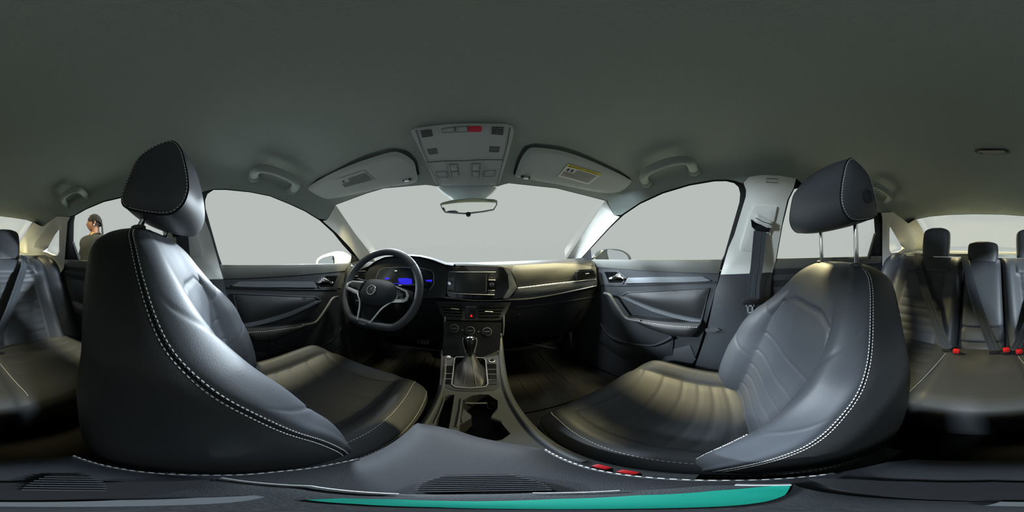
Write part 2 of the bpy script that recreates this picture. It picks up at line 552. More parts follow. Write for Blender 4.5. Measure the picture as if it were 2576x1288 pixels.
trim([(1531, 519), (1523, 504), (1475, 577), (1424, 653), (1412, 676), (1448, 676), (1453, 659), (1500, 607), (1530, 574), (1559, 545), (1545, 541)], 'pillar', 'pale windshield pillar trim on the passenger side')
trim([(844, 515), (838, 527), (823, 553), (812, 556), (846, 586), (880, 622), (912, 664), (915, 684), (960, 684), (942, 656), (925, 628), (892, 586)], 'pillar', 'pale sunlit windshield pillar trim beside the steering wheel')
# door mirror sails
trim([(1453, 659), (1486, 624), (1490, 672), (1450, 680)], 'plastic', 'black mirror corner panel at the foot of the passenger windshield pillar', off=.012)
trim([(920, 664), (884, 638), (880, 690), (922, 690)], 'plastic', 'black mirror corner panel at the foot of the driver windshield pillar', off=.004)
# centre pillars
BR = [(1870, 460), (1884, 445), (1917, 440), (1959, 441.6), (2003, 449), (1996, 474), (1981, 502), (1969, 554), (1951.5, 653), (1943, 687), (1878, 690), (1812, 693), (1833, 623), (1847, 591), (1876, 495), (1877, 478)]
bpr = trim(BR, 'pillar', 'pale upper centre pillar trim carrying the passenger seat belt', off=.035, thick=.06, puff=(.012, 4))
BL = [(3079, 484), (3064, 463), (3029, 458), (2980, 461), (2946, 471), (2955, 494), (2972, 522), (2984, 572), (3000, 672), (3006, 706), (3070, 706), (3138, 703.5), (3106, 591), (3082, 526), (3076, 500)]
bpl = trim(BL, 'pillar', 'pale upper centre pillar trim behind the driver seat', off=.035, thick=.06, puff=(.012, 4))
# rear quarter pillars with recessed quarter lights
RECR = [(2239, 556), (2250, 546), (2263, 550), (2282.5, 572), (2300, 605), (2301, 613.5), (2295.5, 621), (2272, 626), (2256, 636), (2240, 637), (2236, 626)]
CR = [(2219.5, 668), (2219.5, 548), (2217, 536), (2245.6, 533), (2285, 562), (2304, 551), (2320.5, 577), (2343, 632), (2352, 655), (2290, 668), (2235, 680)]
cpr = trim(CR, 'pillar', 'pale rear pillar trim round the passenger side quarter window', off=.03, thick=.04, holes=[RECR])
RECL = [(x + 2576, y) for x, y in [(85, 622), (88, 612), (104, 589.6), (122, 568), (137, 556), (146, 559), (149, 572), (150.5, 634), (144, 644.5), (132, 642), (115, 635), (92, 629)]]
CL = [(x + 2576, y) for x, y in [(84, 559), (102, 569), (109, 569), (130, 554), (143, 545), (160, 545), (177, 546), (170, 559), (166, 610), (161, 674), (150, 690), (85, 680), (28, 655), (36, 636), (67, 582)]]
cpl = trim(CL, 'pillar', 'pale rear pillar trim round the driver side quarter window', off=.03, thick=.04, holes=[RECL])


def recess(o, rec, opening):
    def rs(poly, n):
        P = [V((a, b, 0)) for a, b in poly]; P.append(P[0]); L = sum((b - a).length for a, b in zip(P, P[1:])); return resample(P, L / n * .99999)[:n]
    a = [SH.at(SH.uv(p.x, p.y), .03) for p in rs(rec, 48)]; b0 = rs(opening, 96)
    c0 = rs(rec, 48); best = min(range(96), key=lambda k: (b0[k] - c0[0]).length)
    # align by angle about the opening centre
    ce = sum(b0, V((0, 0, 0))) / 96
    def near(p):
        an = math.atan2(p.y - ce.y, p.x - ce.x)
        return min(b0, key=lambda q: abs(math.atan2(math.sin(math.atan2(q.y - ce.y, q.x - ce.x) - an), math.cos(math.atan2(q.y - ce.y, q.x - ce.x) - an))))
    nb = [near(p) for p in c0]
    b = [SH.at(SH.uv(p.x, p.y), -.008) for p in nb]
    vs = a + b; n = 48
    mk('window_recess', vs, [(i, (i + 1) % n, n + (i + 1) % n, n + i) for i in range(n)], 'pillar', o)


recess(cpr, RECR, QTR_R); recess(cpl, RECL, QTR_L)

# lower cabin: floor, sides, firewall, rear bulkhead
FL = -.80


def slab(name, c, s, m, lab, cat):
    return tag(box(name, c, s, m, bev=.1), lab, cat, kind='structure')


slab('floor', (0, -.2, FL - .02), (1.46, 3.3, .04), 'carpet', 'dark carpeted cabin floor', 'floor')
slab('wall_left', (-.735, -.2, -.45), (.04, 3.0, .74), 'rubber', 'black inner body side below the driver side windows', 'body side')
slab('wall_right', (.735, -.2, -.45), (.04, 3.0, .74), 'rubber', 'black inner body side below the passenger side windows', 'body side')
slab('wall_front', (0, 1.24, -.46), (1.44, .05, .74), 'carpet', 'dark carpeted firewall beyond the pedals', 'firewall')
slab('wall_rear', (0, -1.80, -.42), (1.44, .04, .80), 'carpet', 'dark bulkhead behind the rear seat', 'bulkhead')
g = Fn('z', lambda x, y: -.012 - .03 * min(1, max(0, (-1.16 - y) / .3)), -1)
tag(patch('trim_%d' % TR, g, [(-.66, -1.135), (-.66, -1.5), (-.55, -1.76), (.55, -1.76), (.66, -1.5), (.66, -1.135)], 'shelf', grid=.1, thick=.02), 'beige parcel shelf under the rear window', 'parcel shelf', kind='structure'); TR += 1
o = box('ground', (0, 0, -1.06), (9.6, 9.6, .04), 'showroom', bev=0)
tag(o, 'pale showroom floor under the car', 'ground', kind='structure')

# ------------------------------------------------------------------ door panels


def gdoor(y, z):
    return .692 - .012 * max(0, min(1, (-.12 - z) / .1)) - .03 * max(0, min(1, (-z - .5) / .25))


DR = Fn('x', gdoor, 1); DL = Fn('x', gdoor, -1)


def mirror_px(p, k=1.0):
    """picture point on the passenger door -> the same spot on the driver door (the lens leans about a degree)"""
    x, y = p; x2 = 2370 - x
    return (x2, y + 13.0 * math.sin(rad((x - 1185) * .13975)))


def door(n, S, side, dname, mir):
    T = (lambda q: [mirror_px(p) for p in q]) if mir else (lambda q: q)
    P = lambda q, off=0: U(S, T(q), off)
    who = 'driver' if mir else 'passenger'
    d = thing('door_%d' % n, 'black front door panel with armrest on the %s side' % who, 'car door', (side * .69, .4, -.45), kind='structure')
    yb = .005
    body = [(yb + .02, -.028), (1.0, -.045), (1.06, -.25), (1.05, -.78), (.20, -.78), (.145, -.56), (.085, -.30), (.035, -.10)]
    patch('door_skin', S, body, 'plastic', d, grid=.05, off=0, thick=.025)
    # padded upper roll with a flat sill
    roll = [S.at((y, -.03), .004) for y in (.02, .3, .6, .97)]
    patch('sill_roll', S, [(.022, -.026), (1.0, -.036), (1.0, -.075), (.035, -.085)], 'pad', d, grid=.03, off=.016, thick=.03, puff=(.012, .02))
    # bright belt strip
    patch('belt_strip', S, P([(1578, 699), (1650, 697), (1766, 696), (1788, 706), (1776, 708), (1650, 711), (1570, 713)], .016), 'trimgrey', d, grid=.03, off=.014, thick=.02)
    line('belt_ridge', S, [(1522, 718.5) if not mir else mirror_px((1522, 718.5)), *T([(1600, 717), (1700, 713), (1798, 709)])], .003, 'plastic2', d, off=.005)
    # latch recess and pull lever
    rec = P([(1501, 679), (1556, 680), (1577, 698), (1566, 715), (1512, 716)], .003)
    patch('latch_bezel', S, rec, 'plastic2', d, grid=.03, off=.004, thick=.01)
    patch('latch_cup', S, P([(1520, 684), (1551, 684), (1570, 702), (1562, 711), (1532, 711)], .006), 'gloss', d, grid=.03, off=.006, thick=.004)
    lv = patch('door_handle', S, P([(1528, 699), (1540, 697), (1552, 688), (1557, 689), (1571, 701), (1569, 705), (1530, 704.5)], .014), 'chrome', d, grid=.012, off=.016, thick=.012, puff=(.005, .005))
    lv['label'] = 'chrome door handle'
    # padded insert with frame
    ins = P([(1561, 745), (1578, 735.5), (1680, 731), (1782, 726), (1763, 804), (1727, 798), (1690, 790), (1637, 774)], .012)
    patch('insert_pad', S, ins, 'shell', d, grid=.02, off=.018, thick=.02, puff=(.012, .02))
    L2 = T([(1561, 745), (1578, 735.5), (1680, 730), (1784, 724), (1764, 807)])
    line('insert_frame', S, L2, .003, 'plastic2', d, off=.008)
    patch('grey_blade', S, P([(1560, 746), (1572, 748), (1637, 774), (1690, 790), (1727, 799), (1764, 806), (1763, 812), (1725, 806), (1690, 798), (1640, 783)], .02), 'trimgrey', d, grid=.03, off=.022, thick=.02)
    # armrest: wedge that stands proud of the panel
    top = P([(1576, 797), (1584, 802), (1610, 806), (1684, 818), (1757, 822), (1763, 812), (1700, 801), (1650, 787)], .035)
    patch('armrest', S, P([(1574, 800), (1584, 799), (1610, 804), (1684, 812), (1762, 816), (1757, 829), (1737, 850), (1687, 847), (1630, 828)], .05), 'shell', d, grid=.015, off=.062, thick=.06, puff=(.02, .014))
    st = [S.at(S.uv(*p, .06), .058) for p in T([(1606, 808.5), (1640, 814), (1684, 820), (1757, 824)])]
    stitches('armrest_stitching', catmull(st, 6), d, step=.008, r=.0008)
    bar = [S.at(S.uv(*p, .05), .05) for p in T([(1520, 738), (1533, 742), (1545, 760), (1560, 782), (1574, 799), (1590, 805), (1612, 808)])]
    tube('pull_bar', catmull(bar, 4), .008, 'plastic2', d, 10)
    # lower pocket lip
    pk = [S.at(S.uv(*p, .03), .026) for p in T([(1510, 815), (1530, 843), (1555, 858), (1600, 867), (1637, 870), (1665, 862), (1690, 848)])]
    tube('pocket_lip', catmull(pk, 5), .006, 'plastic', d, 8)
    pin = P([(1510, 817), (1530, 845), (1555, 860), (1600, 869), (1637, 872), (1690, 850), (1687, 900), (1560, 905), (1500, 860)], .03)
    patch('map_pocket', S, pin, 'plastic', d, grid=.03, off=.022, thick=.03, puff=(.014, .03))
    patch('speaker_panel', S, P([(1690, 880), (1735, 870), (1750, 905), (1720, 935), (1640, 930)], .008), 'plastic2', d, grid=.03, off=.008, thick=.01, puff=(.004, .01))
    return d


d1 = door(1, DR, 1, '', False); d2 = door(2, DL, -1, '', True)

# lower centre pillars (dark), step at the foot
for S, q, lab in ((DR, [(1812, 692), (1943, 686), (1938, 760), (1928, 900), (1900, 960), (1740, 940), (1776, 840), (1800, 728)], 'dark lower centre pillar cover behind the passenger door'),
                  (DL, [(430, 704), (562, 703), (570, 740), (596, 850), (625, 940), (500, 960), (440, 900)], 'dark lower centre pillar cover behind the driver door')):
    o = patch('trim_%d' % TR, S, U(S, q, .03), 'plastic', grid=.04, off=.035, thick=.05, puff=(.012, .03)); TR += 1
    tag(o, lab, 'pillar trim', kind='structure')
    if S is DR:
        patch('step_ledge', S, U(S, [(1774, 829), (1806, 826), (1812, 829), (1800, 834), (1776, 834)], .04), 'plastic2', o, grid=.02, off=.045, thick=.02)

# rear doors: sill and dark panel
for n, side, S, px, lab in ((3, 1, DR, 0, 'black rear door panel behind the passenger seat'), (4, -1, DL, 0, 'black rear door panel behind the driver seat')):
    d = thing('door_%d' % n, lab, 'car door', (side * .69, -.6, -.45), kind='structure')
    patch('door_skin', S, [(-.14, -.028), (-1.02, -.012), (-1.0, -.3), (-.85, -.78), (-.25, -.78), (-.16, -.3)], 'plastic', d, grid=.06, off=0, thick=.025)
    patch('sill_roll', S, [(-.15, -.024), (-.96, -.012), (-.95, -.06), (-.16, -.07)], 'pad', d, grid=.03, off=.016, thick=.03, puff=(.012, .02))
    patch('belt_strip', S, [(-.17, -.095), (-.9, -.085), (-.9, -.11), (-.17, -.12)], 'plastic2', d, grid=.04, off=.012, thick=.02, puff=(.005, .006))
    patch('insert_pad', S, [(-.2, -.15), (-.85, -.14), (-.8, -.27), (-.22, -.29)], 'leather', d, grid=.03, off=.015, thick=.02, puff=(.01, .02))
    patch('armrest', S, [(-.22, -.29), (-.78, -.27), (-.74, -.34), (-.26, -.36)], 'leather', d, grid=.02, off=.055, thick=.06, puff=(.02, .015))
    # upright bar that splits the rear pane
    if side == 1: q = [(2200, 590), (2205, 586), (2188, 652), (2180, 652)]
    else: q = [(2576 + 178, 610), (2576 + 185, 606), (2576 + 202, 652), (2576 + 194, 654)]
    P = [SH.at(SH.uv(*p), .004) for p in q]
    tube('division_bar', [(P[0] + P[1]) / 2, (P[2] + P[3]) / 2], .012, 'rubber', d, 8)
# ------------------------------------------------------------------ front seats
SB = [  # z, half width, seam Y, ridge Y, centre Y, back Y
    (-.54, .235, .130, .150, .085, -.10), (-.46, .245, .122, .150, .06, -.112), (-.385, .25, .107, .142, .04, -.125), (-.30, .255, .083, .122, .02, -.13),
    (-.245, .255, .06, .10, .002, -.135), (-.18, .25, .028, .072, -.015, -.145), (-.127, .24, -.012, .032, -.028, -.15), (-.09, .218, -.05, -.004, -.04, -.172),
    (-.03, .185, -.09, -.052, -.062, -.20), (.02, .157, -.118, -.09, -.09, -.212), (.045, .128, -.138, -.116, -.112, -.209), (.062, .085, -.152, -.14, -.136, -.196), (.066, .04, -.16, -.155, -.153, -.182)]


def gauss(d, s): return math.exp(-(d / s) ** 2)


def back_ring(z, per=6):
    w = interp(SB, z, 1); ys = interp(SB, z, 2); yr = interp(SB, z, 3); yc = interp(SB, z, 4); yb = interp(SB, z, 5)
    h = [(0, yc), (.3 * w, yc - .001), (.56 * w, yc + .12 * (yr - yc)), (.70 * w, yc + .72 * (yr - yc)), (.84 * w, yr), (.95 * w, ys + .62 * (yr - ys)), (w, ys),
         (1.012 * w, ys * .55 + yb * .45), (.99 * w, yb + .014), (.88 * w, yb), (.4 * w, yb - .008)]
    half = [V((x, y, z)) for x, y in h]
    full = half + [V((0, yb - .01, z))] + [V((-p.x, p.y, z)) for p in half[:0:-1]]
    n = len(full); out = []
    for i in range(n):
        p0, p1, p2, p3 = full[i - 1], full[i], full[(i + 1) % n], full[(i + 2) % n]
        for k in range(per):
            t = k / per
            out.append((.5 * ((2 * p1) + (p2 - p0) * t + (2 * p0 - 5 * p1 + 4 * p2 - p3) * t * t + (3 * p1 - p0 - 3 * p2 + p3) * t ** 3), i + t, n))
    return out, w


BQ = [-.21, -.285, -.35, -.405, -.455, -.50]


def seat_back(parent, T):
    zs = [-.54 + (.606) * (k / 195) for k in range(196)]
    front, shell = [], []
    rings = []
    for z in zs:
        r, w = back_ring(z, 12)
        row = []
        for p, u, n in r:
            um = min(u, n - u)   # 0 centre front .. 6 seam .. 11 back
            q = p.copy()
            if um < 5.6:
                dep = 0
                inpanel = um < 2.3
                dep += .006 * gauss(um - 2.2, .17) * min(1, max(0, (-.04 - z) / .03))
                if inpanel:
                    xx = abs(p.x) / max(w, .01)
                    arch = -.052 - .5 * max(0, xx - .34) ** 1.2 * .25
                    dep += .0045 * gauss(z - arch, .007)
                    for zq in BQ:
                        zz = zq + .006 * (xx / .56) ** 2
                        dep += .0026 * gauss(z - zz, .0055)
                else:
                    # shoulder and thigh seams over the bolster
                    fd = max(0, min(1, (5.6 - um) / .5))
                    dep += fd * .002 * gauss(z - (-.03 - .1 * (6 - um) / 3.5), .005) + fd * .0025 * gauss(z - (-.155 - .105 * (6 - um) / 2.5), .005)
                q.y -= dep
            q.x *= 1 - .010 * gauss(um - 6, .22)
            row.append(q)
        rings.append(row)
    n = len(rings[0]); per = 12
    # split into front cover (|u| <= 6) and the vinyl shell (the rest)
    fi = [k for k in range(n) if min(k, n - k) <= 6 * per]
    fi = sorted(fi, key=lambda k: k if k <= 6 * per else k - n)
    si = list(range(6 * per, n - 6 * per + 1))
    def build(name, idx, m, cap):
        vs, fs = [], []; c = len(idx)
        for row in rings: vs += [T(row[k]) for k in idx]
        for i in range(len(rings) - 1):
            for k in range(c - 1): fs.append((i * c + k, i * c + k + 1, (i + 1) * c + k + 1, (i + 1) * c + k))
        o = len(vs); last = rings[-1]
        vs.append(T(V((0, -.167, .067)))); b = (len(rings) - 1) * c
        for k in range(c - 1): fs.append((b + k, b + k + 1, o))
        return mk(name, vs, fs, m, parent, ang=60)
    build('backrest', fi, 'leather', True); build('back_shell', si, 'shell', True)
    for s in (1, -1):
        k = 6 * per if s == 1 else n - 6 * per
        path = [T(rings[i][k] + V((s * .0006, .004, 0))) for i in range(12, 194, 2)]
        path2 = [T(rings[i][k] + V((s * .0006, -.004, 0))) for i in range(12, 194, 2)]
        tube('seam_piping', [T(rings[i][k] + V((-s * .0005, 0, 0))) for i in range(6, 190, 2)], .0016, 'seam', parent, 5)
        stitches('side_stitching', path2, parent, r=.00095)
        if s * parent['inner'] > 0:
            stitches('side_stitching', path, parent, r=.0008)
    # white thread on the lower bolster seam
    s = parent['inner']
    path = []
    for i in range(28, 88):
        z = zs[i]; k = int(round((4.0 - .5 * (i - 28) / 60) * per)); k = k if s > 0 else n - k
        path.append(T(rings[i][k] + V((0, .001, 0))))
    stitches('bolster_stitching', path, parent, r=.001)


SC = [  # y, half width, side seam z, ridge z, centre z, bottom z
    (-.10, .235, -.515, -.47, -.505, -.62), (.03, .25, -.505, -.465, -.507, -.63), (.2, .258, -.49, -.44, -.492, -.64), (.32, .258, -.475, -.418, -.468, -.64), (.39, .252, -.475, -.412, -.452, -.63),
    (.43, .242, -.49, -.436, -.448, -.62), (.465, .218, -.515, -.475, -.458, -.61), (.488, .18, -.54, -.51, -.49, -.60), (.498, .13, -.555, -.54, -.53, -.585)]
CQ = [.415, .33, .26, .207, .163, .12, .08]


def cushion(parent, T):
    ys = [-.10 + .598 * (1 - (1 - k / 110) ** 1.5) for k in range(111)]
    rings = []; per = 6
    for y in ys:
        w = interp(SC, y, 1); zs = interp(SC, y, 2); zr = interp(SC, y, 3); zc = interp(SC, y, 4); zb = interp(SC, y, 5)
        h = [(0, zc), (.3 * w, zc), (.58 * w, zc + .10 * (zr - zc)), (.70 * w, zc + .7 * (zr - zc)), (.82 * w, zr), (.94 * w, zs + .6 * (zr - zs)), (w, zs), (1.0 * w, zs * .5 + zb * .5), (.96 * w, zb + .01), (.8 * w, zb), (.4 * w, zb)]
        half = [V((x, y, z)) for x, z in h]; full = half + [V((0, y, zb))] + [V((-p.x, y, p.z)) for p in half[:0:-1]]
        n = len(full); row = []
        for i in range(n):
            p0, p1, p2, p3 = full[i - 1], full[i], full[(i + 1) % n], full[(i + 2) % n]
            for k in range(per):
                t = k / per; u = i + t; um = min(u, n - u)
                p = .5 * ((2 * p1) + (p2 - p0) * t + (2 * p0 - 5 * p1 + 4 * p2 - p3) * t * t + (3 * p1 - p0 - 3 * p2 + p3) * t ** 3)
                dep = .005 * gauss(um - 2.35, .15) * min(1, max(0, (.44 - y) / .05))
                if um < 2.4:
                    xx = abs(p.x) / w
                    for q in CQ: dep += .0028 * gauss(y - (q - .018 * (1 - (xx / .58) ** 2)), .0055)
                if um < 5.8: p.z -= dep
                p.x *= 1 - .009 * gauss(um - 6, .22)
                row.append(p)
        rings.append(row)
    n = len(rings[0]); vs = [T(p) for r in rings for p in r]; fs = []
    for i in range(len(rings) - 1):
        for k in range(n):
            l = (k + 1) % n; fs.append((i * n + k, i * n + l, (i + 1) * n + l, (i + 1) * n + k))
    o = len(vs); vs.append(T(V((0, .503, -.565)))); b = (len(rings) - 1) * n
    for k in range(n): fs.append((b + k, b + (k + 1) % n, o))
    mk('seat_cushion', vs, fs, 'leather_insert', parent, ang=60)
    for s in (1, -1):
        k = 6 * per if s == 1 else n - 6 * per
        stitches('cushion_stitching', [T(rings[i][k] + V((s * .0008, 0, .004))) for i in range(6, 96)], parent, r=.0007)
        tube('cushion_piping', [T(rings[i][k] + V((-s * .0004, 0, 0))) for i in range(0, 104, 2)], .0016, 'seam', parent, 5)
        if s == parent['inner']:
            k2 = int(round(4.3 * per)); k2 = k2 if s == 1 else n - k2
            stitches('bolster_top_stitching', [T(rings[i][k2] + V((0, 0, .0008))) for i in range(20, 90)], parent, r=.0007)


HP = [(-.158, .083), (-.167, .108), (-.150, .155), (-.133, .193), (-.112, .214), (-.085, .228), (-.062, .231), (-.048, .208), (-.040, .172), (-.034, .13), (-.034, .098), (-.046, .071), (-.07, .058), (-.115, .066)]


def headrest(parent, T, post_top):
    prof = [(p.x, p.y) for p in catmull([V((a, b, 0)) for a, b in HP], 5, True)]
    cy, cz = -.09, .15; W = .128; rows = []; n = len(prof)
    for k in range(33):
        t = -1 + 2 * k / 32; x = W * math.copysign(1 - (1 - abs(t)) ** 1.6, t)
        e = abs(x) / W
        s = (1 - .12 * e ** 2 - .02 * e ** 8); row = []
        for y, z in prof:
            b = .012 * max(0, (y - cy) / .08) * (1 - e ** 2)   # front crown
            row.append(V((x, cy + (y - cy) * s + b, cz + (z - cz) * s)))
        rows.append(row)
    # side panels: inset a little and closed
    for sgn in (-1, 1):
        end = []
        for y, z in prof: end.append(V((sgn * (W + .003), cy + (y - cy) * .80, cz + (z - cz) * .80)))
        end2 = [V((sgn * (W + .004), cy + (y - cy) * .4, cz + (z - cz) * .4)) for y, z in prof]
        if sgn < 0: rows = [end2, end] + rows
        else: rows = rows + [end, end2]
    vs = [T(p) for r in rows for p in r]; fs = []
    for i in range(len(rows) - 1):
        for k in range(n):
            l = (k + 1) % n; fs.append((i * n + k, i * n + l, (i + 1) * n + l, (i + 1) * n + k))
    for sgn, b in ((-1, 0), (1, (len(rows) - 1) * n)):
        o = len(vs); vs.append(T(V((sgn * (W + .004), cy, cz)))); fs += [(b + k, b + (k + 1) % n, o) for k in range(n)]
    h = mk('headrest', vs, fs, 'leather', parent, ang=60)
    for sgn in (-1, 1):
        loop = [T(V((sgn * (W * .985 + .0015), cy + (y - cy) * .872, cz + (z - cz) * .872))) for y, z in prof]
        loop.append(loop[0])
        tube('side_seam', loop[:-1], .0013, 'seam', h, 5, closed=True)
        loop2 = [T(V((sgn * (W + .0024), cy + (y - cy) * .84, cz + (z - cz) * .84))) for y, z in prof]; loop2.append(loop2[0])
        stitches('stitching', loop2, h, r=.0008)
    s = -1
    c = T(V((s * (W + .003), -.115, .135)))
    mk('release_button', *lathed([(.017, 0), (.017, .004), (.013, .005), (.012, .003), (.004, .003)], c, (s, 0, 0)), 'plastic', h)
    for sx in (-.08, .08):
        tube('post', [post_top(sx), T(V((sx, -.13, .09)))], .0062, 'chrome', parent, 12)
        pb = post_top(sx)
        mk('post_collar', *lathed([(.015, -.002), (.015, .003), (.012, .005), (.008, .006)], pb + V((0, .002, .006)), (0, -.05, 1)), 'plastic2', parent)


def make_seat(name, label, cx, dy, dz, hdy, hdz, inner, tilt=0):
    t = thing(name, label, 'car seat', (cx, dy + .15, FL)); t['inner'] = inner
    ct, st = math.cos(tilt), math.sin(tilt)
    def T(p):
        y, z = p.y - .0, p.z + .5   # recline about the cushion joint
        return V((cx + p.x, dy + y * ct - z * st, dz - .5 + z * ct + y * st))
    T2 = lambda p: V((cx + p.x, dy + p.y, dz + p.z))
    H = lambda p: V((cx + p.x, hdy + p.y, hdz + p.z))
    seat_back(t, T); cushion(t, T2)
    headrest(t, H, lambda sx: T(V((sx, -.15, .055))))
    # base: side covers and rails
    for s in (-1, 1):
        pr = [(-.12, -.60), (.30, -.60), (.42, -.63), (.38, -.70), (-.08, -.70)]
        vs = [T2(V((s * .255, y, z))) for y, z in pr] + [T2(V((s * .225, y, z))) for y, z in pr]
        n = 5; fs = [tuple(range(n)), tuple(range(n, 2 * n))[::-1]] + [(i, (i + 1) % n, n + (i + 1) % n, n + i) for i in range(n)]
        mk('side_cover', vs, fs, 'plastic', t)
        z1 = FL + .03
        box('seat_rail', (cx + s * .19, dy + .15, FL + .02), (.04, .56, .04), 'trimgrey', t)
        for yy in (-.05, .3): box('riser', (cx + s * .19, dy + yy, (FL + dz - .64) / 2), (.03, .06, abs(dz - .64 - FL) + .02), 'plastic', t)
    return t


make_seat('driver_seat', 'black leather driver seat behind the steering wheel with white side stitching', -.37, 0, 0, 0, 0, 1)
make_seat('passenger_seat', 'black leather front passenger seat with headrest raised on two chrome posts', .37, -.115, -.08, -.16, 0, -1, rad(3.2))

# ------------------------------------------------------------------ rear bench
rb = thing('rear_bench', 'black leather rear bench seat with three headrests below the rear window', 'car seat', (0, -.8, FL))


def rear_back(name, x0, x1, ztop, quilts, puffx, bolster=True):
    """one seat back section leaning from (-.76,-.52) to (-1.05,ztop)"""
    nx, nz = 40, 70; vs, fs = [], []
    def base(z): return -.77 - .30 * ((z + .52) / .52) ** 1.0
    for j in range(nz + 1):
        z = -.54 + (ztop + .54) * j / nz
        for i in range(nx + 1):
            t = i / nx; x = x0 + (x1 - x0) * t; e = min(t, 1 - t) * (x1 - x0)
            y = base(z)
            y -= .03 * math.exp(-e / .012)                                   # rounded edge
            y -= .05 * math.exp(-(ztop - z) / .022)                           # rolled top
            if bolster:
                y += .035 * (1 - math.exp(-(max(0, puffx - e) / .05) ** 2)) * (1 - math.exp(-e / .015))
                top = ztop - .11
                if e > puffx and z < top:
                    for q in quilts: y -= .004 * gauss(z - q, .006)
                if z > top and e > puffx - .02: y += .018 * min(1, (z - top) / .03)
                if z < top + .02: y -= .006 * gauss(e - puffx, .006)
            else:
                for q in quilts: y -= .010 * gauss(z - q, .008)
            vs.append(V((x, y, z)))
    n1 = nx + 1
    for j in range(nz):
        for i in range(nx): fs.append((j * n1 + i, j * n1 + i + 1, (j + 1) * n1 + i + 1, (j + 1) * n1 + i))
    # closed back
    o = len(vs)
    for j in (0, nz):
        z = -.54 + (ztop + .54) * j / nz
        for i in (0, nx): vs.append(V((x0 + (x1 - x0) * i / nx, base(z) - .14, z - (.02 if j else 0))))
    fs += [(o, o + 1, o + 3, o + 2)]
    top = [nz * n1 + i for i in range(n1)]; fs.append(tuple(top) + (o + 3, o + 2))
    fs.append(tuple(j * n1 for j in range(nz + 1)) + (o + 2, o)); fs.append(tuple(j * n1 + nx for j in range(nz + 1)) + (o + 3, o + 1))
    return mk(name, vs, fs, 'leather', rb, ang=60)


RQ = [-.16, -.22, -.275, -.325, -.37, -.41, -.45]
rear_back('seatback', .125, .60, -.012, RQ, .11)
rear_back('seatback', -.60, -.125, -.012, RQ, .11)
ctr = rear_back('centre_armrest', -.12, .12, -.02, [-.40, -.475], .0, False)
# shoulder cheeks next to the doors
for s in (1, -1):
    pts = []
    prof = [(.60, -.02), (.655, -.06), (.675, -.16), (.68, -.5)]
    vs, fs = [], []
    for j in range(24):
        z = -.52 + (.515) * j / 23
        yb = -.80 - .30 * ((z + .52) / .52)
        for i in range(9):
            t = i / 8; x = .595 + .09 * t
            top = min(1, max(0, (-.005 - z) / .05)) ** .5
            y = yb + .05 * math.sin(t * PI * .9) + .04 * t - .10 * (1 - top) * 1
            vs.append(V((s * x, y, z)))
    for j in range(23):
        for i in range(8): fs.append((j * 9 + i, j * 9 + i + 1, (j + 1) * 9 + i + 1, (j + 1) * 9 + i))
    o = mk('side_cheek', vs, fs, 'leather', rb, ang=60)
    md = o.modifiers.new('thick', 'SOLIDIFY'); md.thickness = .05; md.offset = 0
# cushion
vs, fs = [], []; NX, NY = 90, 40


def rcush(x, y):
    z = -.505 + .015 * math.sin((y + .8) / .42 * PI * .5)
    fr = max(0, (y + .42)); z -= 9 * fr * fr
    ax = abs(x)
    z += .012 * gauss(ax - .36, .2) - .008 * gauss(ax - .16, .008)
    for q in (-.50, -.585, -.66, -.73):
        if .20 < ax < .55: z -= .0045 * gauss(y - q + .012 * ((ax - .37) / .17) ** 2, .006)
    z -= .05 * max(0, (ax - .60) / .06) ** 2
    return z


for j in range(NY + 1):
    y = -.82 + .46 * j / NY
    for i in range(NX + 1):
        x = -.66 + 1.32 * i / NX; vs.append(V((x, y, rcush(x, y))))
for j in range(NY):
    for i in range(NX): fs.append((j * 91 + i, j * 91 + i + 1, (j + 1) * 91 + i + 1, (j + 1) * 91 + i))
o = len(vs)
for i in range(NX + 1): vs.append(V((-.66 + 1.32 * i / NX, -.365, -.62)))
for i in range(NX + 1): vs.append(V((-.66 + 1.32 * i / NX, -.40, FL + .02)))
for i in range(NX): fs.append((NY * 91 + i, NY * 91 + i + 1, o + i + 1, o + i)); fs.append((o + i, o + i + 1, o + 91 + i + 1, o + 91 + i))
mk('seat_cushion', vs, fs, 'leather_insert', rb, ang=60)
for s in (1, -1):
    stitches('cushion_stitching', [V((s * (.155 + .03 * t), -.78 + .4 * t, rcush(s * (.155 + .03 * t), -.78 + .4 * t) + .001)) for t in [k / 30 for k in range(31)]], rb, r=.0011, step=.009)
    stitches('back_stitching', [V((s * (.150 + .004 * t), -.78 - .30 * ((z + .52) / .52) + .022, z)) for t, z in [(k / 20, -.46 + .32 * k / 20) for k in range(21)]], rb, r=.0012, step=.009)


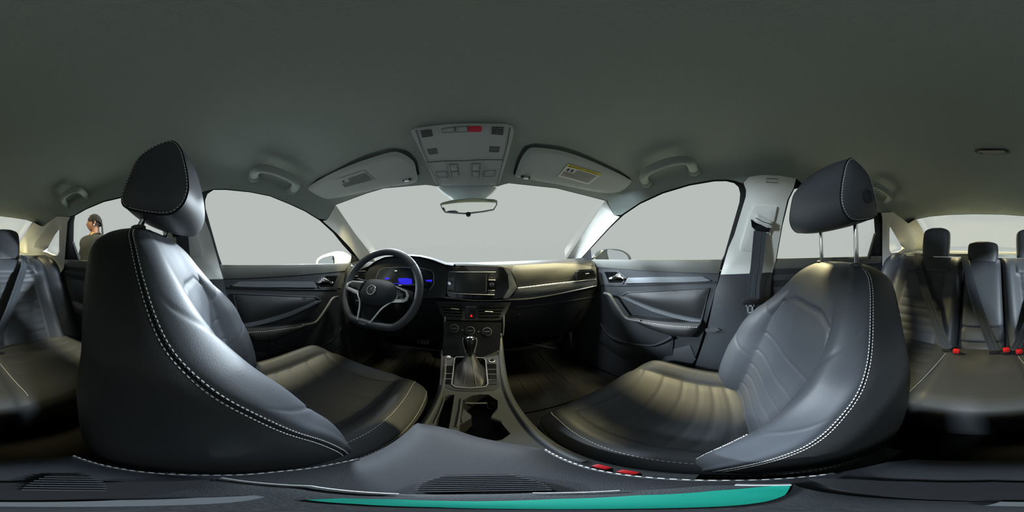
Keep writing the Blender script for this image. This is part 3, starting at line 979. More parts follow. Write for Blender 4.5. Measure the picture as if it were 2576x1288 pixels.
def rear_headrest(cx, y, z0, w_, h, d, lean):
    rows = []; n = 28
    for k in range(25):
        t = k / 24; z = h * t
        e = (1 - (2 * t - 1) ** 6) ** .5 if 0 < t < 1 else 0
        f = .70 + .30 * e if t > .5 else .92 + .08 * e
        cap = min(1, (1 - t) / .10) ** .5 if t > .9 else 1
        row = []
        for i in range(n):
            an = 2 * PI * i / n; c, s = math.cos(an), math.sin(an)
            x = w_ / 2 * math.copysign(abs(c) ** .5, c) * (.94 + .06 * math.sin(t * PI)) * (1 if t < .75 else 1 - .22 * ((t - .75) / .25) ** 2) * (.55 + .45 * cap)
            yy = d / 2 * math.copysign(abs(s) ** .6, s) * (.5 + .5 * cap) * (1 - .25 * t)
            row.append(V((cx + x, y + yy - lean * t, z0 + z)))
        rows.append(row)
    vs = [p for r in rows for p in r]; fs = []
    for i in range(len(rows) - 1):
        for k in range(n): l = (k + 1) % n; fs.append((i * n + k, i * n + l, (i + 1) * n + l, (i + 1) * n + k))
    fs.append(tuple(range(n))[::-1]); fs.append(tuple((len(rows) - 1) * n + k for k in range(n)))
    hd = mk('headrest', vs, fs, 'leather', rb, ang=60)
    tube('front_seam', [V((cx + w_ * .42, y + d * .30, z0 + .01)), V((cx + w_ * .43, y + d * .26 - lean * .5, z0 + h * .5)), V((cx + w_ * .36, y + d * .2 - lean * .85, z0 + h * .85))], .0012, 'seam', hd, 5)
    return hd


rear_headrest(.343, -1.15, -.01, .205, .215, .11, .03)
rear_headrest(-.343, -1.15, -.01, .205, .215, .11, .03)
rear_headrest(0.0, -1.12, -.035, .212, .135, .10, .02)
box('armrest_strap', (0, -1.055, -.055), (.05, .006, .012), 'leather', rb)

# ------------------------------------------------------------------ belts and buckles


def belt_strip(name, pts, wdir, width, parent, m='belt', th=.0016):
    P = catmull([V(p) for p in pts], 8); vs, fs = [], []
    for i, p in enumerate(P):
        t = (P[min(i + 1, len(P) - 1)] - P[max(i - 1, 0)]).normalized(); wv = V(wdir); wv = (wv - t * wv.dot(t)).normalized(); nn = t.cross(wv)
        for a, b in ((-1, -1), (-.34, -.2), (-.30, -1), (0, -.8), (.30, -1), (.34, -.2), (1, -1), (1, 1), (-1, 1)):
            vs.append(p + wv * (width / 2 * a) + nn * (th * b))
    n = 9
    for i in range(len(P) - 1):
        for k in range(n): l = (k + 1) % n; fs.append((i * n + k, i * n + l, (i + 1) * n + l, (i + 1) * n + k))
    fs.append(tuple(range(n))); fs.append(tuple((len(P) - 1) * n + k for k in range(n))[::-1])
    return mk(name, vs, fs, m, parent, ang=50)


def front_belt(side, label, T):
    pa = SH.at(SH.uv(*T((1912, 582))), .06); pb = DR.at(DR.uv(*T((1895, 752)), .06), .06) if side > 0 else DL.at(DL.uv(*T((1895, 752)), .06), .06)
    S = DR if side > 0 else DL
    b = thing('seat_belt', label, 'seat belt', tuple(pb))
    # plate recess in the trim, guide cover and dark slot
    q = [(1900, 517), (1955, 519), (1950, 545), (1925, 640), (1890, 632), (1865, 630), (1864, 621), (1889, 533)]
    patch('guide_plate', SH, U(SH, [T(p) for p in q]), 'pillar', b, grid=1.2, off=.046, thick=.02, puff=(.004, 1.2))
    sl = [T(p) for p in [(1889, 551), (1900, 560), (1938, 574), (1934, 584), (1918, 582), (1900, 580), (1891, 570)]]
    patch('guide_slot', SH, U(SH, sl), 'gloss', b, grid=.8, off=.054, thick=.008)
    cov = [T(p) for p in [(1901, 538), (1906, 538), (1944, 556), (1942, 573), (1930, 573), (1903, 560), (1899.5, 553)]]
    patch('guide_cover', SH, U(SH, cov), 'pillar', b, grid=.6, off=.085, thick=.035, puff=(.014, 1.0))
    line('cover_rib', SH, [T((1901, 548)), T((1920, 558)), T((1942, 565))], .0015, 'plastic2', b, off=.082)
    belt_strip('webbing', [pa, pa.lerp(pb, .5) + V((-side * .004, 0, 0)), pb, S.at((pb.y - .01, -.60), .06), S.at((pb.y - .012, -.74), .05)], (0, 1, 0), .047, b)
    # tongue
    tg = [S.at(S.uv(*T(p), .075), .075) for p in [(1864, 750), (1908, 752), (1910, 766), (1866, 764)]]
    c = sum(tg, V((0, 0, 0))) / 4
    mk('tongue_grip', *boxd(c, (.02, .062, .026), None, .35), 'rubber', b)
    z = c.z - .013; y = c.y
    for dy, zz, sy, sz in ((-.009, -.018, .006, .036), (.009, -.018, .006, .036), (0, -.034, .024, .006), (0, -.004, .024, .008)):
        pass
    ds = [boxd((c.x, y + dy, z + zz), (.003, sy, sz), None, .2) for dy, zz, sy, sz in ((-.009, -.018, .006, .036), (.009, -.018, .006, .036), (0, -.034, .024, .006), (0, -.004, .034, .010))]
    mk('latch_plate', *merge(*ds), 'silver', b)
    tagp = [T(p) for p in [(1928, 449), (1956, 450), (1956, 460), (1928, 458)]]
    line('trim_cap', SH, tagp, .0012, 'plastic2', b, off=.037, closed=True)
    return b


front_belt(1, 'dark seat belt hanging from the pale pillar behind the passenger door', lambda p: p)
front_belt(-1, 'dark seat belt hanging from the pale pillar behind the driver door', mirror_px)


def base_y(z): return -.77 - .30 * ((z + .52) / .52)


def rbelt(label, top, bot, bulge=.045):
    b = thing('seat_belt', label, 'seat belt', (bot[0], base_y(bot[1]) + .03, bot[1]))
    P = []
    for k in range(8):
        t = k / 7; x = top[0] + (bot[0] - top[0]) * t; z = top[1] + (bot[1] - top[1]) * t
        P.append(V((x, base_y(z) + bulge + .02 * math.sin(t * PI) - (.05 if k == 0 else 0), z)))
    belt_strip('webbing', P, (1, 0, .3), .046, b)
    mk('tongue', *boxd(P[-1] + V((0, .012, -.012)), (.05, .014, .03), None, .3), 'rubber', b)
    return b


rbelt('grey rear seat belt crossing the seat back on the passenger side', (.455, .006), (.155, -.49))
rbelt('grey middle rear seat belt crossing the folded centre armrest', (.125, .004), (-.06, -.485), .05)
rbelt('grey rear seat belt crossing the seat back behind the driver seat', (-.455, .006), (-.155, -.49))


def buckle(label, c, n, group, size=(.03, .022, .035)):
    b = thing('belt_buckle', label, 'buckle', c, group)
    mk('housing', *boxd(V(c) + V((0, 0, -.02)), (size[0] * 1.15, size[1] * 1.15, .06), None, .25), 'rubber', b)
    mk('release_button', *boxd(V(c) + V(n) * .010 + V((0, 0, .012)), (size[0], size[1], size[2] * .6), None, .2), 'red', b)
    return b


def on_rear(px, py, r=.78):
    d = ray(px, py); t = r / math.hypot(d.x, d.y); return tuple(d * t)


buckle('red release buckle below the passenger side rear belt', on_rear(2406, 887, .73), (0, .6, .2), 'rear belt buckles')
buckle('red release buckle at the foot of the middle rear belt', on_rear(2531, 884, .73), (0, .6, .2), 'rear belt buckles')
buckle('red release buckle beside the folded centre armrest on the driver side', on_rear(2563, 888, .73), (0, .6, .2), 'rear belt buckles')
for i, (px, py) in enumerate([(1502, 1176.5), (1570, 1190.5)]):
    d = ray(px, py); c = d * (-.40 / d.z)
    b = buckle(['red buckle end between the armrest and the passenger cushion', 'second red buckle end beside the armrest, further back'][i], tuple(c + V((.004, 0, -.02))), (0, 0, .3), 'front belt buckles', (.008, .014, .010))
# ------------------------------------------------------------------ dashboard
FP = [(-.60, 1.02), (-.50, .93), (-.40, .86), (-.30, .81), (-.215, .785), (-.20, .775), (-.17, .768), (-.14, .768), (-.10, .772), (-.065, .785), (-.045, .805), (-.036, .84), (-.03, .90)]


def fdash(x, z): return interp(FP, z, 1) - .075 * (x / .7) ** 2


DS = Fn('y', fdash, 1)
dash = thing('dashboard', 'dark dashboard below the windshield with pale padded passenger side and silver edge', 'dashboard', (0, .95, -.4))
vs, fs = [], []
PR = [(z, y) for z, y in FP]
TOP = [(-.034, .86), (-.040, .95), (-.052, 1.08), (-.075, 1.21)]
NX = 72; zz = [-.60 + (.562) * k / 60 for k in range(61)]
cols = []
for i in range(NX + 1):
    x = -.705 + 1.41 * i / NX
    col = [V((x, fdash(x, z), z)) for z in zz]
    y0 = col[-1].y
    for z, y in TOP: col.append(V((x, max(y0 + .01, y - .06 * (x / .7) ** 2), z + .012 * (abs(x) / .7) ** 2)))
    cols.append(col)
nz = len(cols[0]); vs = [p for c in cols for p in c]
for i in range(NX):
    for j in range(nz - 1): fs.append((i * nz + j, (i + 1) * nz + j, (i + 1) * nz + j + 1, i * nz + j + 1))
o = mk('dash_body', vs, fs, 'plastic', dash, ang=50)
D = lambda q, off=0: [DS.uv(*p, off) for p in q]
# padded passenger face
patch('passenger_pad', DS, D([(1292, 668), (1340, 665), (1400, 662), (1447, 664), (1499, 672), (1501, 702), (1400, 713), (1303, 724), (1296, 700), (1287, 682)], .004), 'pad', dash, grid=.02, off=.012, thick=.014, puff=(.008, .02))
patch('trim_blade', DS, D([(1303, 725.5), (1400, 714), (1500, 703), (1500.5, 718), (1400, 737), (1319, 750.5), (1279.5, 752)], .006), 'trimgrey', dash, grid=.02, off=.016, thick=.02, puff=(.004, .004))
line('silver_edge', DS, [(1080, 745), (1120, 748), (1150, 751), (1189, 755), (1240, 755.5), (1279, 754), (1319, 752.5), (1360, 747), (1400, 740), (1450, 730), (1500, 719)], .0035, 'silver', dash, off=.016, smooth=4)
line('upper_edge', DS, [(1303, 724.5), (1400, 713), (1500, 702)], .0022, 'silver', dash, off=.020, smooth=4)
line('upper_seam', DS, [(1130, 664), (1180, 665), (1254, 669.5), (1280, 676), (1290, 690), (1303, 724), (1280, 751)], .0016, 'rubber', dash, off=.012)
line('glovebox_lid_seam', DS, [(1300, 772), (1380, 764), (1500, 745)], .003, 'plastic2', dash, off=.002, smooth=4)
line('glovebox_lid_seam', DS, [(1306, 790), (1320, 860), (1420, 880), (1490, 850)], .003, 'plastic2', dash, off=.002)
# passenger vent
def vent(q, n, par):
    P = D(q, .01)
    patch('vent_well', DS, P, 'rubber', par, grid=.03, off=.016, thick=.01)
    vf = patch('vent_frame', DS, [p for p in P], 'plastic2', par, grid=.02, off=.022, thick=.012, holes=[[(sum(a[0] for a in P) / len(P) + (p[0] - sum(a[0] for a in P) / len(P)) * .93, sum(a[1] for a in P) / len(P) + (p[1] - sum(a[1] for a in P) / len(P)) * .86) for p in P]])
    return P


def vslats(l0, l1, r0, r1, n, par, m='plastic2'):
    for k in range(n):
        t = (k + .5) / n
        a = (l0[0] + (l1[0] - l0[0]) * t, l0[1] + (l1[1] - l0[1]) * t); b = (r0[0] + (r1[0] - r0[0]) * t, r0[1] + (r1[1] - r0[1]) * t)
        pa, pb = DS.at(DS.uv(*a, .018), .021), DS.at(DS.uv(*b, .018), .021)
        mk('slat', *tube_data([pa, pa.lerp(pb, .5), pb], .0042, 6, flat=(1.6, .45), up=(0, .35, 1)), m, par)


vent([(1447, 684), (1453, 678), (1486, 676.5), (1491, 680), (1499, 697), (1446, 707)], 5, dash)
vslats((1448, 683), (1447, 705), (1489, 679), (1498, 697), 5, dash)
tb = [DS.at(DS.uv(x, y, .02), .026) for x, y in ((1471, 689), (1480, 688))]
mk('vent_tab', *tube_data([tb[0], tb[1]], .003, 6), 'silver', dash)
# driver side vent
vent([(880, 683), (897, 680), (923, 680), (917, 696), (912, 706), (884, 706)], 4, dash)
vslats((884, 682), (884, 705), (922, 681), (913, 705), 4, dash)
tb = [DS.at(DS.uv(x, y, .02), .026) for x, y in ((891, 695), (902, 694))]
mk('vent_tab', *tube_data([tb[0], tb[1]], .003, 6), 'silver', dash)

# instrument binnacle: hood arch, dark face, display
HB = Frame((-.33, .715, -.05), (1, 0, 0), (0, -1, .18))
# the hood is one skin: visor edge traced on a plane facing the driver, running forward and down to the dash top
arch = [(900, 679), (915, 673), (928, 668), (938, 660), (949, 653), (958, 648.5), (968, 645), (991, 642.5), (1010, 641.5), (1028, 641.5), (1056, 644), (1074, 648), (1091, 653), (1106, 659), (1120, 664), (1140, 667)]
A = [HB.at(HB.uv(*p)) for p in arch]
rows = [[p + V((0, .030, -.010)) for p in A], [p + V((0, .008, -.008)) for p in A], [p + V((0, 0, -.003)) for p in A], [p + V((0, .006, .0)) for p in A], [p + V((0, .05, .002)) for p in A],
        [V((p.x, p.y + .16, p.z + (-.052 - p.z) * .25)) for p in A], [V((p.x * 1.02, p.y + .30, p.z + (-.060 - p.z) * .8)) for p in A], [V((p.x * 1.03, p.y + .42, -.075)) for p in A]]
n = len(A); vs = [p for r in rows for p in r]; fs = []
for i in range(len(rows) - 1):
    for k in range(n - 1): fs.append((i * n + k, i * n + k + 1, (i + 1) * n + k + 1, (i + 1) * n + k))
mk('cluster_hood', vs, fs, 'plastic', dash, ang=50)
face_top = [p + V((0, .028, -.008)) for p in A]
FB = Frame((-.33, .738, -.08), (1, 0, 0), (.12, -1, .22))
face = [FB.uv(*p) for p in [(918, 690), (930, 674), (949, 660), (968, 652), (991, 648), (1028, 647), (1056, 650), (1091, 659), (1122, 670), (1126, 700), (1120, 748), (1000, 750), (915, 740)]]
patch('cluster_face', FB, face, 'plastic', dash, grid=.03, off=0, thick=.012)
disp = [(945.6, 700), (954, 680), (968, 674), (998, 672), (1056, 673.4), (1086.5, 681), (1091, 690), (1092, 714), (1079.5, 731), (1040, 738), (950, 733)]
cl = patch('cluster_display', FB, [FB.uv(*p, .004) for p in disp], 'screen', dash, grid=.05, off=.004, thick=.006)
line('cluster_rim', FB, disp[:9], .0016, 'silver', cl, off=.005)
for q, m in (([(1001, 700), (1022, 699), (1036, 702), (1036, 715), (1004, 711)], 'blue'), ([(968, 698.5), (980, 698), (979, 703), (968, 703)], 'blue'), ([(1070, 704), (1087, 703.5), (1086, 709), (1072, 708)], 'blue'), ([(990, 712), (1036, 713), (1036, 717), (992, 713.5)], 'blue')):
    patch('display_glow', FB, [FB.uv(*p, .006) for p in q], m, cl, grid=.05, off=.0055, thick=.001)
for q in ([(992.5, 680), (998.5, 680), (998.5, 682.5), (992.5, 682.5)], [(1054, 681.5), (1059, 682), (1059, 683.5), (1054, 683)], [(1002, 716.3), (1011, 716.6), (1011, 718.3), (1002, 718)]):
    patch('display_text', FB, [FB.uv(*p, .006) for p in q], 'white_glow', cl, grid=.05, off=.006, thick=.001)
tube('wiper_stalk', [V((-.30, .66, -.13)), V((-.235, .655, -.125)), V((-.205, .65, -.12))], [.007, .008, .012], 'rubber', dash, 10)
tube('turn_stalk', [V((-.44, .66, -.125)), V((-.52, .655, -.12)), V((-.545, .65, -.117))], [.007, .008, .011], 'rubber', dash, 10)

# infotainment unit in its black surround
CB = Frame((0, .755, -.13), (1, 0, 0), (-.05, -1, .10))
C = lambda q, off=0: [CB.uv(*p, off) for p in q]
sur = patch('console_surround', CB, rounded(C([(1122, 667), (1190, 667.5), (1254, 671), (1268, 674), (1279, 690), (1282, 725), (1267, 750), (1189, 751), (1124, 747)]), .2), 'gloss', dash, grid=.03, off=0, thick=.03)
patch('surround_border', CB, C([(1254, 671), (1270, 673.5), (1285.5, 683), (1302, 724), (1279, 751.5), (1266, 750.5), (1281, 725), (1278, 690), (1267, 674)], .004), 'trimgrey', dash, grid=.02, off=.004, thick=.02, puff=(.003, .004))
scr = patch('touch_screen', CB, C([(1147, 686), (1222.5, 686), (1221, 733.5), (1146, 733)], .012), 'screen', dash, grid=.05, off=.012, thick=.012)
patch('screen_frame', CB, C([(1143, 684), (1226, 684), (1224.5, 737), (1141.5, 735.5)], .009), 'plastic2', scr, grid=.05, off=.010, thick=.008)
for nm, q in (('media_button', [(1130, 684), (1144, 684.5), (1142.5, 692), (1129, 692)]), ('media_button', [(1129, 692.8), (1142.5, 692.8), (1142, 701), (1128.5, 700.6)]),
              ('media_button', [(1230, 685), (1247, 685), (1247, 694), (1229.5, 694)]), ('media_button', [(1229.5, 694.8), (1247, 694.8), (1246.5, 704), (1229, 703.5)]),
              ('media_button', [(1126, 727), (1141, 727), (1140.5, 735), (1126, 735)]), ('media_button', [(1228, 731), (1244.5, 731), (1244, 740.5), (1227, 740)])):
    b = patch(nm, CB, C(q, .008), 'plastic2', dash, grid=.05, off=.010, thick=.01, puff=(.001, .001))
for q in ([(1129, 683.6), (1247, 684.2)], [(1126, 735.8), (1150, 738.2), (1200, 740.5), (1244, 741.5)], [(1128.5, 701.2), (1142, 701.5)], [(1229, 704.3), (1246.5, 704.6)], [(1126, 726.5), (1141, 726.5)], [(1228, 730.5), (1244.5, 730.5)]):
    line('chrome_line', CB, q, .0011, 'silver', dash, off=.011)
for px, py, r in ((1132, 712.5, .0085), (1236.5, 715.6, .0095)):
    c = CB.at(CB.uv(px, py), 0)
    kb = lathe('rotary_knob', [(r, 0), (r, .014), (r * .8, .016), (r * .75, .014)], c, CB.n, 'gloss', dash)
    mk('chrome_ring', *lathed([(r * 1.06, .012), (r * 1.06, .0155), (r * .84, .0165), (r * .82, .0150)], c, CB.n), 'chrome', kb)
for s, px, py in (('PHONE', 1238.2, 689.8), ('APP', 1238, 698.8), ('MENU', 1236, 735.6)):
    txt('lettering', s, .0052, CB.at(CB.uv(px, py, .0108), .0108), CB.ux, CB.uy, 'print', dash)

# centre vents, hazard switch
CV = Frame((0, .765, -.21), (1, 0, 0), (0, -1, .25))
v = lambda q, off=0: [CV.uv(*p, off) for p in q]
patch('vent_panel', CV, v([(1096, 757), (1190, 759), (1286, 760), (1264, 805), (1190, 806), (1116, 804)]), 'plastic', dash, grid=.03, off=0, thick=.02)
for q, tabq in (([(1108, 765), (1164, 767), (1164, 797), (1121, 795)], [(1135, 776.5), (1154, 778)]), ([(1206, 767), (1270, 768), (1256, 799), (1206, 799)], [(1220, 783.3), (1240, 784.3)])):
    patch('vent_well', CV, v(q, .002), 'rubber', dash, grid=.05, off=.003, thick=.006)
    for k in range(4):
        t = (k + .5) / 4
        a = (q[0][0] + (q[3][0] - q[0][0]) * t, q[0][1] + (q[3][1] - q[0][1]) * t); b = (q[1][0] + (q[2][0] - q[1][0]) * t, q[1][1] + (q[2][1] - q[1][1]) * t)
        pa, pb = CV.at(CV.uv(*a, .006), .006), CV.at(CV.uv(*b, .006), .006)
        mk('slat', *tube_data([pa, pb], .004, 6, flat=(1.6, .4), up=(0, .35, 1)), 'plastic', dash)
    pa, pb = CV.at(CV.uv(*tabq[0], .012), .012), CV.at(CV.uv(*tabq[1], .012), .012)
    mk('vent_tab', *tube_data([pa, pb], .0017, 6), 'silver', dash)
hz = patch('hazard_switch', CV, v([(1172, 770), (1198, 770), (1198, 799), (1172, 799)], .003), 'gloss', dash, grid=.05, off=.004, thick=.006)
patch('hazard_triangle', CV, v([(1182, 796.8), (1189, 797), (1185.6, 790)], .005), 'redlamp', hz, grid=.05, off=.0055, thick=.002)
# climate panel
CP = Frame((0, .70, -.34), (1, 0, 0), (0, -1, .75))
c = lambda q, off=0: [CP.uv(*p, off) for p in q]
patch('climate_panel', CP, c([(1120, 808), (1190, 809), (1262, 811), (1257, 880), (1190, 905), (1112, 890)]), 'gloss', dash, grid=.03, off=0, thick=.012)
for px, py in ((1143, 827.6), (1183, 833), (1225, 835.5)):
    cc = CP.at(CP.uv(px, py), 0); r = .0195
    kb = lathe('climate_knob', [(r, 0), (r, .012), (r * .82, .016), (r * .8, .0145), (.002, .0145)], cc, CP.n, 'gloss', dash, 28)
    mk('knob_ring', *lathed([(r * 1.02, .0105), (r * 1.02, .0122), (r * .90, .0150), (r * .89, .0135)], cc, CP.n, 28), 'trimgrey', kb)
    mk('knob_mark', *boxd(cc + CP.n * .0148, (r * 1.2, .0008, .0008), None, 0), 'print', kb)
for px, py in ((1163, 831), (1204, 835)):
    cc = CP.at(CP.uv(px, py), .002)
    mk('climate_button', *boxd(cc, (.012, .004, .006), None, .2), 'plastic2', dash)

# pedals and lower column
pd = thing('brake_pedal', 'ribbed brake pedal in the dark driver footwell', 'pedal', (-.30, 1.0, -.6))
d = ray(1066, 856); pc = d * (.98 / d.y)
rot = Matrix.Rotation(rad(-38), 3, 'X')
mk('pedal_pad', *boxd(pc, (.075, .055, .014), Matrix.Rotation(rad(52), 3, 'X'), .3), 'trimgrey', pd)
for k in range(5):
    mk('pedal_rib', *boxd(pc + Matrix.Rotation(rad(52), 3, 'X') @ V((-.026 + .013 * k, 0, .009)), (.006, .048, .006), Matrix.Rotation(rad(52), 3, 'X'), .2), 'rubber', pd)
tube('pedal_arm', [pc + V((0, .02, -.0)), pc + V((0, .10, .08)), pc + V((0, .14, .22))], .009, 'rubber', pd, 8)
pd2 = thing('accelerator_pedal', 'long dark accelerator pedal right of the brake', 'pedal', (-.19, 1.0, -.66))
mk('pedal_pad', *boxd((-.185, 1.06, -.66), (.045, .16, .014), Matrix.Rotation(rad(50), 3, 'X'), .3), 'rubber', pd2)
for nm, x, lab in (('floor_mat', -.37, 'dark grooved floor mat in the driver footwell'), ('floor_mat', .37, 'dark grooved floor mat in the passenger footwell')):
    t = thing(nm, lab, 'floor mat', (x, .8, FL))
    ms = Fn('z', lambda a, b: -(FL + .004 + .25 * max(0, b - .95)), -1)
    patch('mat', ms, [(x - .22, .52), (x + .22, .52), (x + .23, 1.12), (x - .23, 1.12)], 'carpet', t, grid=.06, off=.012, thick=.012, puff=(.006, .02))
    for k in range(5):
        xx = x - .14 + .07 * k
        tube('groove', [ms.at((xx, .60), .013), ms.at((xx, .90), .013), ms.at((xx, 1.06), .013)], .004, 'rubber', t, 6)

# ------------------------------------------------------------------ steering wheel
WC = V((-.375, .585, -.138)); WN = V((.0, -.905, .425)).normalized()
WH = Frame(WC, (1, 0, 0), WN)
wl = thing('steering_wheel', 'black leather flat-bottomed steering wheel with silver spokes', 'steering wheel', tuple(WC))
Wp = lambda q, off=0: [WH.uv(*p, off) for p in q]
RW = .181
rim = []
for k in range(96):
    a = 2 * PI * k / 96; u, vv = RW * math.cos(a), RW * math.sin(a)
    if vv < -.150: vv = -.150 - (abs(vv) - .150) * .12
    rim.append(WH.at((u, vv), 0))
for _ in range(3): rim = [(rim[i - 1] + rim[i] * 2 + rim[(i + 1) % 96]) / 4 for i in range(96)]
tube('rim', rim, .0158, 'leather', wl, 14, True, (1.0, 1.12), up=[WN] * 96)
for k in (10, 38, 62, 82):
    t = (rim[(k + 1) % 96] - rim[k - 1]).normalized()
    mk('rim_seam', *tube_data([rim[k] - t * .0006, rim[k] + t * .0006], .0163, 14, flat=(1.0, 1.12), up=WN), 'seam', wl)
pad = rounded(Wp([(916, 709), (921, 702), (931, 699.5), (949, 700), (977, 705.6), (989, 713), (994, 721), (993, 744), (985, 757), (955, 768), (925, 766), (906, 758), (900, 733)], .03), .3)
hub = patch('airbag_pad', WH, pad, 'plastic', wl, grid=.01, off=.034, thick=.05, puff=(.016, .018))
patch('hub_back', WH, Wp([(905, 735), (905, 758), (904, 790), (902, 803), (908, 811), (920, 814), (932, 808), (955, 782), (985, 758), (985, 730)], .0), 'rubber', wl, grid=.03, off=.002, thick=.03)
# lower spoke frame in silver
vt = [WH.at(WH.uv(*p, .014), .014) for p in [(897, 731), (901, 745), (905, 758), (904, 772), (901.5, 787), (899, 800), (900, 806), (905, 811), (919, 815), (930, 811.5), (937, 804), (958, 779), (972, 768), (986, 759)]]
tube('spoke_trim', catmull(vt, 4), .0032, 'silver', wl, 8, flat=(1.3, 1), up=WN)
vb = [WH.at(WH.uv(*p, .004), .004) for p in [(889, 812), (903, 816), (920, 821), (938, 817), (947, 809)]]
patch('lower_spoke', WH, Wp([(899, 802), (903, 810), (919, 814.5), (932, 810), (945, 796), (962, 812), (950, 828), (920, 828), (886, 814)], .004), 'rubber', wl, grid=.02, off=.004, thick=.02, puff=(.004, .006))
# side spokes
patch('spoke', WH, Wp([(858, 716), (872, 706), (914, 706), (905, 742), (893, 739), (866, 728)], .004), 'rubber', wl, grid=.02, off=.006, thick=.02, puff=(.004, .006))
patch('spoke', WH, Wp([(990, 716), (1024, 728), (1040, 735), (1038, 752), (1024, 762), (985, 762)], .004), 'rubber', wl, grid=.02, off=.006, thick=.02, puff=(.004, .006))
patch('spoke_silver', WH, Wp([(867, 719), (871, 711.5), (886, 705.5), (915, 707), (912, 711), (886, 708.5), (876, 714), (873.5, 720), (901, 731), (898, 740), (890, 737.5), (871, 727)], .018), 'silver', wl, grid=.01, off=.018, thick=.012, puff=(.002, .003))
patch('spoke_silver', WH, Wp([(993, 717), (1023, 730.5), (1028, 744), (1024, 755.5), (1014, 760.5), (985, 761), (990, 752.5), (1016, 752.5), (1022, 746), (1019.5, 734), (994, 721)], .018), 'silver', wl, grid=.01, off=.018, thick=.012, puff=(.002, .003))
bp = patch('button_pad', WH, Wp([(875.5, 719), (878, 714), (887, 709.5), (911, 711.5), (902, 730)], .017), 'gloss', wl, grid=.02, off=.0175, thick=.01, puff=(.002, .003))
bp2 = patch('button_pad', WH, Wp([(995, 722), (1019, 735), (1021, 745), (1016, 751.5), (990.5, 751)], .017), 'gloss', wl, grid=.02, off=.0175, thick=.01, puff=(.002, .003))
for par, q in ((bp, [(888, 714), (897, 715), (895, 722), (886, 720)]), (bp, [(899, 716), (903, 716.5), (900, 724), (896.5, 722.5)]), (bp2, [(1003, 735), (1014, 739), (1012, 746), (1001, 745)]), (bp2, [(998, 728), (1008, 733), (1006, 735), (998, 732)])):
    patch('thumb_button', WH, Wp(q, .019), 'plastic2', par, grid=.02, off=.0195, thick=.004, puff=(.001, .0015))
line('paddle_edge', WH, [(895, 756), (902, 757)], .0016, 'silver', wl, off=-.01)
# round emblem: V above W in a ring
EC = WH.uv(934, 729, .036); ER = .0205
em = [WH.at((EC[0] + ER * math.cos(2 * PI * k / 40), EC[1] + ER * math.sin(2 * PI * k / 40)), .037) for k in range(40)]
eb = tube('emblem', em, .0013, 'chrome', hub, 6, True)


def es(pts):
    return tube_data([WH.at((EC[0] + ER * a, EC[1] + ER * b), .037) for a, b in pts], .0012, 6)


mk('emblem_letters', *merge(es([(-.42, .88), (0, .12), (.42, .88)]), es([(-.86, .42), (-.36, -.82), (0, -.08), (.36, -.82), (.86, .42)])), 'chrome', eb)
patch('emblem_ground', WH, [(EC[0] + ER * math.cos(2 * PI * k / 24), EC[1] + ER * math.sin(2 * PI * k / 24)) for k in range(24)], 'gloss', eb, grid=.02, off=.0355, thick=.003)
tube('steering_column', [WH.at((0, -.025), -.01), WH.at((0, -.045), -.10), WH.at((0, -.06), -.24)], [.034, .045, .06], 'rubber', wl, 20)

# ------------------------------------------------------------------ centre console
HC = [(-.16, -.50), (.0, -.50), (.2, -.492), (.42, -.478), (.62, -.452), (.70, -.425), (.80, -.36)]
CS = Fn('z', lambda x, y: -interp(HC, y, 1), -1)
con = thing('centre_console', 'dark centre console with gear selector, cup holders and storage slot', 'console', (0, .3, FL))
K = lambda q, off=0: [CS.uv(*p, off) for p in q]
edge = [(-.098, .06), (-.092, .30), (-.090, .45), (-.105, .60), (-.122, .75), (.135, .75), (.110, .60), (.092, .45), (.095, .30), (.102, .06)]
cup = [K([(1164, 1008), (1186, 996), (1207, 992.5), (1229, 993), (1252, 1008), (1252, 1027), (1238, 1042), (1234, 1053), (1260, 1062), (1284, 1091), (1262, 1106), (1228, 1112), (1190, 1104), (1157, 1086), (1158, 1069), (1186, 1053), (1184, 1043), (1163, 1026)])]
slot = K([(1118, 1001), (1130, 994), (1143, 993), (1136, 1040), (1128, 1082), (1098, 1072), (1104, 1040)])
sh_h = K([(1147, 900), (1182, 898), (1217, 901), (1222, 908), (1226, 966), (1220, 972), (1182, 975), (1146, 972), (1137, 966), (1144, 906)])
patch('console_top', CS, edge, 'plastic2', con, grid=.025, off=0, thick=.012, holes=[cup[0], slot, sh_h])


def well(name, uv, depth, m, bottom='rubber', shrink=.93):
    L = densify(uv, .01); n = len(L); cx = sum(p[0] for p in L) / n; cy = sum(p[1] for p in L) / n
    vs = [CS.at(p, .001) for p in L]; b = []
    for p in L: q = CS.at((cx + (p[0] - cx) * shrink, cy + (p[1] - cy) * shrink), 0); b.append(V((q.x, q.y, q.z - depth)))
    fs = [(i, (i + 1) % n, n + (i + 1) % n, n + i) for i in range(n)] + [tuple(range(n, 2 * n))]
    return mk(name, vs + b, fs, m, con)


well('cup_well', cup[0], .075, 'rubber'); well('storage_slot', slot, .05, 'rubber'); well('gear_well', sh_h, .03, 'rubber')
